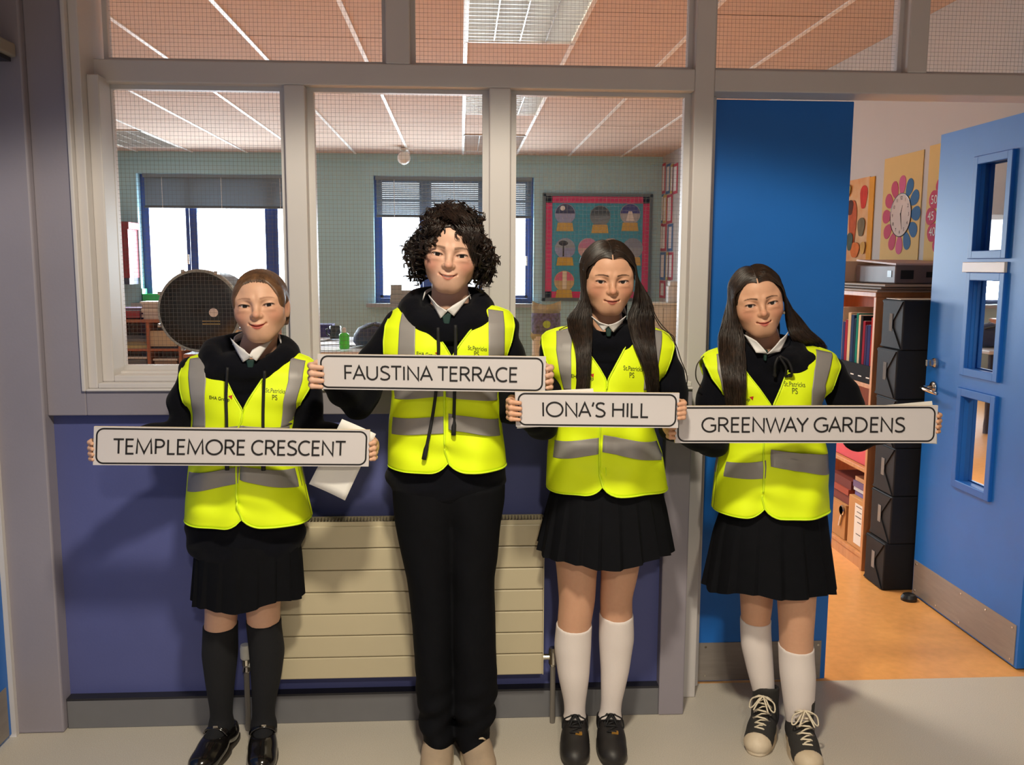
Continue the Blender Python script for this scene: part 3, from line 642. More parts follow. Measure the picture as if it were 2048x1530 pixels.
# paper stacks on the right window's sill
for j, (pxa, pxb, pyt, cnt) in enumerate(((781, 804, 569, 4), (803, 826, 580, 3))):
    A = W(pxa, pyt, YB-.04); Bq = W(pxb, 612, YB-.04); zz = ZW0; hh = (A[2]-ZW0)/cnt
    for k in range(cnt):
        jx = rng.uniform(-.006, .006)
        tag(obj('grey_box', MB().box(A[0]+jx, Bq[0]+jx, YB-.085, YB+.03, zz, zz+hh-.002), mat('sill_box_grey', S(150, 154, 150), .7), bevel=.003),
            'grey file box on the sill, %s of the %s stack' % (['lowest', 'second', 'third', 'topmost'][k], ['left, taller', 'right, shorter'][j]), 'box', 'grey file boxes on the window sill'); zz += hh

# ================================================================== STORE SHELF, BOXES AND POSTERS BEYOND THE DOOR
SX = 1.920; SY0, SY1 = 1.135, 2.55; ST = 1.335
bs = thing('bookcase', 'beech bookcase against the right classroom wall', 'bookcase', (2.1, 1.8, 0))
for y in (SY0, SY1): obj('side_panel', MB().box(SX, 2.318, y-.011, y+.011, 0, ST-.022), M['wood'], bs, bevel=.002)
obj('top', MB().box(SX-.004, 2.318, SY0-.015, SY1+.015, ST-.022, ST), M['wood'], bs, bevel=.002)
obj('back_panel', MB().box(2.306, 2.316, SY0, SY1, 0.02, ST-.02), M['wood_red'], bs)
shz = [0.075, 0.495, 0.90]
for z in shz: obj('shelf_board', MB().box(SX+.006, 2.306, SY0+.011, SY1-.011, z-.02, z), M['wood'], bs, bevel=.0015)
obj('plinth', MB().box(SX+.012, SX+.03, SY0+.011, SY1-.011, 0, .055), M['wood'], bs)
bk = [((36, 58, 96), 'navy'), ((30, 44, 70), 'dark blue'), ((20, 128, 110), 'green'), ((216, 200, 168), 'cream'), ((34, 32, 36), 'black'), ((150, 30, 52), 'crimson'), ((60, 50, 92), 'purple'), ((44, 54, 110), 'royal blue'), ((176, 44, 40), 'red'), ((222, 112, 50), 'orange'), ((214, 190, 150), 'beige')]
y = 1.158; seq = [9, 8, 7, 6, 5, 4, 3, 2, 1, 0, 10, 5, 7, 3]
for k, j in enumerate(seq):
    w = rng.uniform(.022, .034); h = rng.uniform(.23, .31) if k not in (0,) else .24
    lab = '%s spined book on the middle bookcase shelf' % bk[j][1] if k < 10 else '%s book at the far end of the middle shelf' % bk[j][1]
    o = tag(obj('book', MB().box(SX+.03, SX+.22, y, y+w, .9415, .9415+h), mat('spine_%s' % bk[j][1].replace(' ', '_'), S(*bk[j][0]), .85, spec=.12), bevel=.002), lab, 'book', 'books on the bookcase')
    obj('pages', MB().box(SX+.034, SX+.216, y+.003, y+w-.003, .9415+h, .9415+h+.0006), M['paper'], o); y += w + .002
t = thing('file_tray', 'black plastic file box holding the books', 'tray', (SX+.1, 1.35, .901))
tb_ = MB().box(SX+.012, SX+.24, 1.150, 1.56, .901, .938).box(SX+.010, SX+.016, 1.150, 1.56, .901, .985)
obj('tray_body', tb_, mat('file_box_black', S(22, 22, 25), .8, spec=.15), t, bevel=.002)
for k in range(3): obj('finger_hole', MB().box(SX+.0085, SX+.0105, 1.17+k*.085, 1.205+k*.085, .925, .931), M['white'], t)
t = thing('document_box', 'pink red document box on the lower bookcase shelf', 'box', (SX+.15, 1.4, .496))
obj('box_body', MB().box(SX+.03, SX+.30, 1.16, 1.80, .496, .60), mat('box_pinkred', S(214, 74, 88), .5), t, bevel=.004); obj('box_lid', MB().box(SX+.026, SX+.304, 1.156, 1.804, .60, .625), mat('box_pinkred', S(214, 74, 88), .5), t, bevel=.003)
t = thing('cardboard_box', 'cardboard box with a white label on the bottom shelf', 'box', (SX+.15, 1.2, .076))
obj('carton', MB().box(SX+.02, SX+.28, 1.16, 1.34, .076, .325), mat('cardboard', S(196, 146, 92), .8, var=.06), t, bevel=.003); obj('label_sheet', MB().box(SX+.0185, SX+.0202, 1.185, 1.265, .10, .30), M['paper'], t, label='white printed label')
for k, (za, w) in enumerate(((.285, .06), (.26, .05), (.235, .065), (.21, .04), (.15, .05))): obj('print_line', MB().box(SX+.0178, SX+.0186, 1.19, 1.19+w, za, za+.004), M['black'], t)
pile(SX+.15, 1.255, .3262, .22, .16, [.024, .018, .03, .02], [(120, 110, 170), (200, 200, 206), (110, 90, 130), (196, 150, 110)], 'book', lambda k: '%s book lying on the labelled cardboard box' % ['lowest', 'second', 'third', 'topmost'][k], 'book', 'books lying on the cardboard box', .006)
t = thing('cardboard_box', 'plain brown box further back on the bottom shelf', 'box', (SX+.15, 1.5, .076))
obj('carton', MB().box(SX+.02, SX+.28, 1.37, 1.67, .076, .25), mat('cardboard_tan', S(190, 138, 84), .8), t, bevel=.003); obj('flap', MB().box(SX+.018, SX+.282, 1.368, 1.672, .25, .256), mat('cardboard_tan', S(190, 138, 84), .8), t)
tag(obj('scissors', MB().tube([(SX+.012, 1.40, .20), (SX+.012, 1.42, .14)], .006, 6).lathe((SX+.012, 1.40, .225), [(.022, -.004), (.026, 0), (.022, .004), (.018, 0), (.022, -.004)], 14, 'x'), M['chrome']), 'silver keys hanging in front of the plain brown box', 'keys')
pile(SX+.14, 1.49, .258, .22, .26, [.05, .03, .045], [(120, 52, 40), (160, 70, 48), (110, 44, 36)], 'red_folder', lambda k: '%s rust red folder on the plain brown box' % ['lowest', 'middle', 'topmost'][k], 'folder', 'rust red folders on the bottom shelf', .006)
# black wrapped boxes, six high
zz = 0.001
bx = mat('black_wrap', S(30, 30, 33), .62, spec=.25, var=.12, bump=.25, bscale=30)
nmx = ['bottom', 'second from the bottom', 'third from the bottom', 'third from the top', 'second from the top', 'topmost']
for k in range(6):
    h = 1.308/6 - .001; xo = [(-.015), .0, .004, -.004, -.012, 0.002][k]; x0, x1, y0, y1 = 1.915+xo, 2.20, .852+abs(xo)*.6, 1.048
    t = thing('black_box', 'black paper wrapped box, %s of the tall stack by the bookcase' % nmx[k], 'box', ((x0+x1)/2, .96, zz), 'black wrapped boxes in the stack')
    obj('wrapped_body', MB().box(x0, x1, y0, y1, zz, zz+h), bx, t, bevel=.006)
    c0 = (x0 - .004)
    tri = [(x0-.0015, y0+.004, zz+.006), (x0-.0015, y1-.004, zz+.006), (x0-.0015, (y0+y1)/2, zz+h*.52)]
    obj('fold_flap', MB().prism(tri, (-.004, 0, 0)), bx, t); tri2 = [(x0-.0015, y0+.004, zz+h-.006), (x0-.0015, (y0+y1)/2, zz+h*.5), (x0-.0015, y1-.004, zz+h-.006)]
    obj('fold_flap', MB().prism(tri2, (-.003, 0, 0)), bx, t)
    obj('tape_strip', MB().box(x0-.0068, x0-.0052, (y0+y1)/2-.014, (y0+y1)/2+.014, zz+h*.36, zz+h*.72), mat('clear_tape', S(120, 122, 124), .08), t); zz += h + .001
tag(obj('paper_sheet', MB().prism([(1.91, .87, zz+.001), (2.19, .85, zz+.001), (2.20, 1.04, zz+.001), (1.93, 1.045, zz+.001)], (0, 0, .002)), M['cream']), 'cream sheet of card on top of the black box stack', 'paper')
# on top of the bookcase
t = thing('folder_pile', 'grey document wallets lying on the bookcase top', 'folder', (2.1, 1.4, ST))
for k in range(3): obj('wallet', MB().box(SX-.02+k*.012, 2.29, 1.075-.012*k, 1.72, ST+.001+k*.013, ST+.012+k*.013), mat('wallet_%d' % k, S(*[(150, 132, 116), (120, 104, 92), (168, 150, 132)][k]), .6), t, bevel=.003)
pz = ST + .04
pr = thing('printer', 'grey brown boxy machine with dark front slots on the bookcase', 'printer', (2.1, 1.25, pz))
obj('body', MB().box(1.985, 2.30, 1.085, 1.50, pz, pz+.085), mat('printer_grey', S(108, 92, 90), .5), pr, bevel=.006)
obj('lid', MB().prism([(1.985, 1.085, pz+.085), (2.30, 1.085, pz+.085), (2.30, 1.50, pz+.105), (1.985, 1.50, pz+.105)], (0, 0, .008)), mat('printer_lid', S(190, 166, 158), .5), pr)
for y0_, y1_ in ((1.12, 1.16),): obj('slot', MB().box(1.983, 1.986, y0_, y1_, pz+.03, pz+.06), M['black'], pr)
obj('slot', MB().box(2.01, 2.07, 1.083, 1.086, pz+.022, pz+.062), M['black'], pr); obj('slot', MB().box(2.13, 2.18, 1.083, 1.086, pz+.03, pz+.055), M['black'], pr); obj('slot', MB().box(2.21, 2.28, 1.083, 1.086, pz+.035, pz+.05), M['black'], pr)
t = thing('beige_box', 'beige box with a small emblem beside the grey machine', 'box', (2.06, 1.62, ST+.04))
obj('box_body', MB().box(1.93, 2.25, 1.52, 1.78, ST+.04, ST+.145), mat('beige_card', S(206, 176, 146), .7), t, bevel=.004); obj('emblem', MB().box(1.9285, 1.9305, 1.56, 1.60, ST+.075, ST+.12), mat('emblem_brown', S(110, 90, 80), .6), t)
# posters on the right wall
WX = 2.3195
def petal(cy, cz, ang, r0, r1, w, x):
    pts = []
    for k in range(18):
        a = 2*PI*k/18; u = (r0+r1)/2 + (r1-r0)/2*math.cos(a); v = w*math.sin(a)*(1 + .25*math.cos(a))
        pts.append((x, cy - (u*math.cos(ang) - v*math.sin(ang)), cz + u*math.sin(ang) + v*math.cos(ang)))
    return pts
def text_obj(name, body, size, loc, rot, m, parent, off=0.0):
    cu = bpy.data.curves.new(name, 'FONT'); cu.body = body; cu.size = size; cu.align_x = 'CENTER'; cu.align_y = 'CENTER'
    o = bpy.data.objects.new(name, cu); C.objects.link(o); bpy.context.view_layer.update()
    me = bpy.data.meshes.new_from_object(o.evaluated_get(bpy.context.evaluated_depsgraph_get())); bpy.data.objects.remove(o)
    v = np.array([p.co[:] for p in me.vertices]); f = [tuple(p.vertices) for p in me.polygons]; bpy.data.meshes.remove(me)
    return v, f
def wall_text(body, size, cy, cz, x, m, parent):
    v, f = text_obj('lettering', body, size, None, None, None, None)
    mb = MB().add([(x, cy - p[0], cz + p[1]) for p in v], f); obj('lettering', mb, m, parent, fix=False)
yel = mat('poster_yellow', S(216, 182, 106), .7, var=.03, spec=.2); pinkm = [mat('petal_pink', S(190, 44, 84), .7, spec=.2), mat('petal_rose', S(200, 76, 122), .7, spec=.2)]; blm = mat('petal_blue', S(28, 92, 146), .7, spec=.2); inkm = mat('poster_ink', S(30, 28, 30), .9, spec=.1); dialm = mat('dial_paper', S(220, 208, 200), .85, spec=.2)
t = thing('clock_poster', 'yellow wall poster with a flower clock of pink and blue petals', 'poster', (WX, 1.74, 1.46), 'posters on the classroom wall')
obj('sheet', MB().box(WX-.003, WX, 1.535, 1.955, 1.44, 2.035), yel, t)
cy, cz = 1.737, 1.723
for k in range(12):
    a = PI/2 - k * PI/6
    m_ = blm if k in (1, 2, 3, 4, 5) else (pinkm[1] if k in (0, 6) else pinkm[0])
    obj('petal', MB().prism(petal(cy, cz, a, .105, .205, .036, WX-.0032), (-.0012, 0, 0)), m_, t)
obj('dial', MB().prism([(WX-.0045, cy+.112*math.cos(a), cz+.112*math.sin(a)) for a in np.linspace(0, 2*PI*35/36, 36)], (-.001, 0, 0)), dialm, t)
obj('dial_rim', MB().tube([(WX-.005, cy+.112*math.cos(a), cz+.112*math.sin(a)) for a in np.linspace(0, 2*PI, 37)], .0025, 5, False), M['black'], t)
for k in range(12):
    a = PI/2 - k*PI/6; wall_text(str(k or 12), .026, cy - .088*math.cos(a), cz + .088*math.sin(a), WX-.0062, inkm, t)
obj('clock_hand', MB().prism([(WX-.0056, cy-.004, cz+.01), (WX-.0056, cy+.004, cz+.01), (WX-.0056, cy-.02, cz-.075)], (-.001, 0, 0)), inkm, t)
obj('clock_hand', MB().prism([(WX-.0056, cy-.003, cz), (WX-.0056, cy+.003, cz), (WX-.0056, cy-.018, cz+.05)], (-.001, 0, 0)), inkm, t)
t = thing('counting_poster', 'yellow poster with numbered red petals, cut by the open door', 'poster', (WX, 1.2, 1.46), 'posters on the classroom wall')
obj('sheet', MB().box(WX-.003, WX, 1.06, 1.480, 1.46, 2.045), yel, t)
cy, cz = 1.27, 1.70
for k in range(12):
    a = PI/2 - k*PI/6; nmb = str(5*k) if k else '60'
    obj('petal', MB().prism(petal(cy, cz, a, .10, .205, .042, WX-.0032 - .0008*(k % 2)), (-.0012, 0, 0)), pinkm[0] if k > 5 else blm, t)
    wall_text(nmb, .06, cy - .155*math.cos(a), cz + .155*math.sin(a), WX-.0058, M['paper'], t)
t = thing('art_poster', 'colourful painting print with a yellow edge beside the clock poster', 'poster', (WX, 2.25, 1.45), 'posters on the classroom wall')
obj('sheet', MB().box(WX-.003, WX, 2.125, 2.56, 1.45, 1.96), mat('print_cream', S(226, 196, 150), .8, spec=.2, col2=S(216, 150, 84), scale=7), t)
obj('yellow_edge', MB().box(WX-.0045, WX, 2.062, 2.125, 1.46, 1.955), mat('edge_yellow', S(222, 156, 30), .8, spec=.2), t, label='yellow strip along the right edge')
blob = lambda cy, cz, a, b, c_, nmx_: obj('painted_patch', MB().prism([(WX-.0034-.0009*nmx_, cy+a*math.cos(q)*(1+.15*math.sin(3*q)), cz+b*math.sin(q)*(1+.12*math.cos(2*q))) for q in np.linspace(0, 6.1, 20)], (-.0008, 0, 0)), mat('patch_%d_%d_%d' % c_, S(*c_), .85, spec=.15, var=.15, scale=20), t)
blob(2.19, 1.85, .045, .075, (206, 60, 46), 1); blob(2.32, 1.70, .05, .16, (190, 92, 50), 2); blob(2.36, 1.80, .04, .05, (84, 46, 36), 3); blob(2.20, 1.68, .045, .06, (120, 110, 84), 4); blob(2.27, 1.55, .06, .05, (222, 122, 52), 5); blob(2.34, 1.60, .04, .06, (74, 92, 84), 6); blob(2.16, 1.56, .03, .04, (214, 170, 90), 7); blob(2.40, 1.90, .04, .04, (196, 176, 70), 8)
# ================================================================== PEOPLE: implicit-surface modelling
def lerp(a, b, t): return a + (b - a) * t
def axis(lo, hi, coarse, zones):
    """grid coordinates from lo to hi: coarse steps with finer zones (a, b, step)"""
    xs = [lo]
    while xs[-1] < hi:
        st = coarse
        for a, b, s in zones:
            if a - coarse <= xs[-1] <= b: st = min(st, s)
        xs.append(xs[-1] + st)
    return np.array(xs, np.float32)
def smin(a, b, k):
    h = np.maximum(k - np.abs(a - b), 0) / k
    return np.minimum(a, b) - h * h * k * 0.25
def d_cone(X, Y, Z, a, b, r1, r2):
    a = np.array(a, float); b = np.array(b, float); ba = b - a; l2 = float(ba @ ba) + 1e-12
    px, py, pz = X - a[0], Y - a[1], Z - a[2]
    h = np.clip((px*ba[0] + py*ba[1] + pz*ba[2]) / l2, 0, 1)
    return np.sqrt((px - h*ba[0])**2 + (py - h*ba[1])**2 + (pz - h*ba[2])**2) - (r1 + (r2 - r1) * h)
def d_ell(X, Y, Z, c, r, R=None):
    px, py, pz = X - c[0], Y - c[1], Z - c[2]
    if R is not None: px, py, pz = R[0,0]*px+R[1,0]*py+R[2,0]*pz, R[0,1]*px+R[1,1]*py+R[2,1]*pz, R[0,2]*px+R[1,2]*py+R[2,2]*pz
    k0 = np.sqrt((px/r[0])**2 + (py/r[1])**2 + (pz/r[2])**2)
    k1 = np.sqrt((px/r[0]**2)**2 + (py/r[1]**2)**2 + (pz/r[2]**2)**2) + 1e-9
    return k0 * (k0 - 1.0) / k1
class Field:
    def __init__(s, xs, ys, zs):
        s.x, s.y, s.z = xs, ys, zs; s.F = np.full((len(xs), len(ys), len(zs)), 1.0, np.float32)
    def sl(s, lo, hi):
        r = []
        for ax, a, b in zip((s.x, s.y, s.z), lo, hi):
            i = max(np.searchsorted(ax, a) - 1, 0); j = min(np.searchsorted(ax, b) + 1, len(ax)); r.append(slice(i, max(j, i)))
        return tuple(r)
    def sub(s, sl): return s.x[sl[0]][:, None, None], s.y[sl[1]][None, :, None], s.z[sl[2]][None, None, :]
    def put(s, fn, lo, hi, k, pad=0.012, mode='add'):
        sl = s.sl(np.array(lo) - pad - k, np.array(hi) + pad + k)
        if any(q.stop - q.start < 2 for q in sl): return
        X, Y, Z = s.sub(sl); d = fn(X, Y, Z)
        if mode == 'add': s.F[sl] = smin(s.F[sl], d, k) if k > 0 else np.minimum(s.F[sl], d)
        else: s.F[sl] = -smin(-s.F[sl], d, k) if k > 0 else np.maximum(s.F[sl], -d)
    def cone(s, a, b, r1, r2, k=0.01, mode='add'):
        a = np.array(a, float); b = np.array(b, float); r = max(r1, r2)
        s.put(lambda X, Y, Z: d_cone(X, Y, Z, a, b, r1, r2), np.minimum(a, b) - r, np.maximum(a, b) + r, k, mode=mode)
    def ell(s, c, r, k=0.01, mode='add', R=None):
        c = np.array(c, float); m = max(r) if R is not None else np.array(r)
        s.put(lambda X, Y, Z: d_ell(X, Y, Z, c, r, R), c - m, c + m, k, mode=mode)
    def chain(s, pts, rs, k=0.01):
        for i in range(len(pts) - 1): s.cone(pts[i], pts[i+1], rs[i], rs[i+1], k)
def surface(fl, noise=None):
    """surface nets on the (unevenly spaced) grid -> vertices, quads"""
    F = fl.F; Sg = F < 0
    a = Sg[:-1, :-1, :-1]
    anyv = a.copy(); allv = a.copy()
    nx, ny, nz = Sg.shape
    for dx in (0, 1):
        for dy in (0, 1):
            for dz in (0, 1):
                q = Sg[dx:nx-1+dx, dy:ny-1+dy, dz:nz-1+dz]; anyv |= q; allv &= q
    act = anyv & ~allv
    idx = np.argwhere(act); n = len(idx)
    lut = np.full(act.shape, -1, np.int32); lut[act] = np.arange(n, dtype=np.int32)
    i, j, k = idx.T
    cs = [(0,0,0),(1,0,0),(0,1,0),(1,1,0),(0,0,1),(1,0,1),(0,1,1),(1,1,1)]
    val = [F[i+c[0], j+c[1], k+c[2]] for c in cs]
    P = np.zeros((n, 3)); cnt = np.zeros(n)
    for e0, e1 in ((0,1),(2,3),(4,5),(6,7),(0,2),(1,3),(4,6),(5,7),(0,4),(1,5),(2,6),(3,7)):
        f0, f1 = val[e0], val[e1]; m = (f0 < 0) != (f1 < 0)
        t = np.where(m, f0 / np.where(m, f0 - f1, 1), 0)
        for q in range(3): P[:, q] += np.where(m, cs[e0][q] + t * (cs[e1][q] - cs[e0][q]), 0)
        cnt += m
    P /= cnt[:, None]
    V = np.empty_like(P)
    for q, ax in enumerate((fl.x, fl.y, fl.z)):
        ii = idx[:, q]; V[:, q] = ax[ii] + P[:, q] * (ax[ii+1] - ax[ii])
    quads = []
    for axn in range(3):
        s0 = [slice(1, -1)] * 3; s1 = [slice(1, -1)] * 3; s0[axn] = slice(0, -1); s1[axn] = slice(1, None)
        A, B = Sg[tuple(s0)], Sg[tuple(s1)]
        for flip, m in ((False, A & ~B), (True, ~A & B)):
            e = np.argwhere(m)
            if not len(e): continue
            off = np.ones(3, int); off[axn] = 0; e = e + off
            u, v = [(1, 2), (2, 0), (0, 1)][axn]
            du = np.zeros(3, int); du[u] = 1; dv = np.zeros(3, int); dv[v] = 1
            c = [lut[tuple((e - du - dv).T)], lut[tuple((e - dv).T)], lut[tuple(e.T)], lut[tuple((e - du).T)]]
            q = np.stack(c, 1); quads.append(q[:, ::-1] if flip else q)
    Q = np.concatenate(quads); Q = Q[(Q >= 0).all(1)]
    return V, Q
def relax(V, Q, it=2, lam=0.5):
    E = np.concatenate([Q[:, [0, 1]], Q[:, [1, 2]], Q[:, [2, 3]], Q[:, [3, 0]]])
    for _ in range(it):
        A = np.zeros_like(V); c = np.zeros(len(V))
        np.add.at(A, E[:, 0], V[E[:, 1]]); np.add.at(A, E[:, 1], V[E[:, 0]]); np.add.at(c, E[:, 0], 1); np.add.at(c, E[:, 1], 1)
        V = V + lam * (A / np.maximum(c, 1)[:, None] - V)
    return V
def net_obj(name, V, Q, m, parent=None, base=None, colors=None, label=None):
    b = _base[parent.name] if parent is not None else np.array(base, float)
    me = bpy.data.meshes.new(name); n = len(V); f = len(Q)
    me.vertices.add(n); me.vertices.foreach_set('co', (V - b).astype(np.float32).ravel())
    me.loops.add(f * 4); me.loops.foreach_set('vertex_index', Q.astype(np.int32).ravel())
    me.polygons.add(f); me.polygons.foreach_set('loop_start', np.arange(0, f*4, 4, dtype=np.int32)); me.polygons.foreach_set('loop_total', np.full(f, 4, np.int32))
    me.polygons.foreach_set('use_smooth', np.ones(f, bool)); me.update(); me.validate()
    if colors is not None:
        at = me.color_attributes.new('tint', 'FLOAT_COLOR', 'POINT')
        at.data.foreach_set('color', np.concatenate([colors, np.ones((n, 1))], 1).astype(np.float32).ravel())
    me.materials.append(m); o = bpy.data.objects.new(name, me); C.objects.link(o)
    if parent is not None: o.parent = parent
    else: o.location = b
    _base[o.name] = b
    if label: o['label'] = label
    return o
def strands_mesh(paths, radii, n=3):
    """paths (N,K,3), radii (N,K) -> verts, quads of N thin tapering tubes"""
    N, K = paths.shape[:2]
    T = np.gradient(paths, axis=1); T /= np.linalg.norm(T, axis=2, keepdims=True) + 1e-9
    up = np.array([0.13, 0.97, 0.2]); A = np.cross(T, up); A /= np.linalg.norm(A, axis=2, keepdims=True) + 1e-9; B = np.cross(T, A)
    an = 2*PI*np.arange(n)/n
    V = paths[:, :, None] + radii[:, :, None, None] * (np.cos(an)[None, None, :, None] * A[:, :, None] + np.sin(an)[None, None, :, None] * B[:, :, None])
    ids = np.arange(N*K*n).reshape(N, K, n); r = np.roll(ids, -1, 2)
    Q = np.stack([ids[:, :-1], r[:, :-1], r[:, 1:], ids[:, 1:]], -1).reshape(-1, 4)
    return V.reshape(-1, 3), Q
def catmull(P, m):
    """P (N,K,3) -> (N,m,3) smooth curves through the K points"""
    P = np.asarray(P, float); K = P.shape[1]; Pe = np.concatenate([2*P[:, :1]-P[:, 1:2], P, 2*P[:, -1:]-P[:, -2:-1]], 1)
    out = []
    for t in np.linspace(0, K - 1 - 1e-6, m):
        i = int(t); u = t - i; p0, p1, p2, p3 = Pe[:, i], Pe[:, i+1], Pe[:, i+2], Pe[:, i+3]
        out.append(.5*((2*p1) + (-p0+p2)*u + (2*p0-5*p1+4*p2-p3)*u*u + (-p0+3*p1-3*p2+p3)*u**3))
    return np.stack(out, 1)

def skin_mat():
    m = bpy.data.materials.new('skin'); m.use_nodes = True; nt = m.node_tree; b = nt.nodes['Principled BSDF']
    a = nt.nodes.new('ShaderNodeAttribute'); a.attribute_name = 'tint'
    n = nt.nodes.new('ShaderNodeTexNoise'); n.inputs['Scale'].default_value = 90; n.inputs['Detail'].default_value = 4
    r = nt.nodes.new('ShaderNodeValToRGB'); r.color_ramp.elements[0].color = (.93, .91, .90, 1); r.color_ramp.elements[1].color = (1.03, 1.03, 1.03, 1)
    tc = nt.nodes.new('ShaderNodeTexCoord'); nt.links.new(tc.outputs['Object'], n.inputs['Vector']); nt.links.new(n.outputs['Fac'], r.inputs[0])
    mx = nt.nodes.new('ShaderNodeMix'); mx.data_type = 'RGBA'; mx.blend_type = 'MULTIPLY'; mx.inputs[0].default_value = 1
    nt.links.new(a.outputs['Color'], mx.inputs[6]); nt.links.new(r.outputs[0], mx.inputs[7]); nt.links.new(mx.outputs[2], b.inputs['Base Color'])
    b.inputs['Roughness'].default_value = 0.50; b.inputs['Specular IOR Level'].default_value = 0.35
    b.inputs['Subsurface Weight'].default_value = 0.12; b.inputs['Subsurface Radius'].default_value = (1.0, .35, .2); b.inputs['Subsurface Scale'].default_value = 0.006
    return m
M['skin'] = skin_mat()
M['navy'] = mat('navy_fleece', S(10, 11, 18), 0.95, var=.12, scale=40, bump=.25, bscale=300, spec=.12, sheen=.04)
M['navy2'] = mat('navy_skirt_cloth', S(9, 10, 15), 0.85, var=.12, scale=30, bump=.15, bscale=400, spec=.15)
M['sock_w'] = mat('white_sock_knit', S(226, 216, 212), 0.9, var=.03, bump=.2, bscale=400)
M['sock_n'] = mat('navy_sock_knit', S(9, 10, 16), 0.9, var=.08, bump=.2, bscale=400)
M['shirt'] = mat('white_shirt_cotton', S(228, 226, 226), 0.8, var=.02)
M['tie'] = mat('dark_green_tie', S(18, 52, 48), 0.6, var=.15, scale=80)
M['vest'] = mat('fluorescent_yellow', (0.80, 1.0, 0.012), 0.6, var=.02, scale=8, bump=.08, bscale=500, spec=.25)
M['vest_edge'] = mat('vest_binding', (0.74, 1.0, 0.02), 0.6, var=.02)
M['strip'] = mat('reflective_tape', S(146, 142, 140), 0.5, metal=.12, var=.04, scale=20, bump=.05, bscale=600)
M['cord'] = mat('black_cord', S(16, 16, 20), .7)
M['eye'] = mat('eye_white', S(222, 212, 206), .12, var=.02)
M['iris'] = mat('iris_brown', S(40, 28, 22), .35); M['pupil'] = mat('pupil', S(8, 7, 7), .2)
M['teeth'] = mat('teeth', S(232, 222, 206), .25)
M['nail'] = mat('finger_nail', S(226, 168, 150), .25)

class Head:
    """frame of a head: local x right in the picture, -y towards the camera, z up; eyes at the origin's height"""
    def __init__(s, eye_px, Yh, yaw, nod, tilt, scale):
        s.s = scale; s.R = _Rz(math.radians(yaw)) @ _Rx(math.radians(nod)) @ _Ry(math.radians(tilt))
        e = W(eye_px[0], eye_px[1], Yh - .080 * scale)
        s.o = e - s.R @ (np.array([0, -.080, 0]) * scale)
    def w(s, p): return s.o + s.R @ (np.asarray(p, float) * s.s)
    def ws(s, P): return s.o + (np.asarray(P, float) * s.s) @ s.R.T
    def loc(s, X, Y, Z):
        px, py, pz = X - s.o[0], Y - s.o[1], Z - s.o[2]; R = s.R
        return ((R[0,0]*px+R[1,0]*py+R[2,0]*pz)/s.s, (R[0,1]*px+R[1,1]*py+R[2,1]*pz)/s.s, (R[0,2]*px+R[1,2]*py+R[2,2]*pz)/s.s)

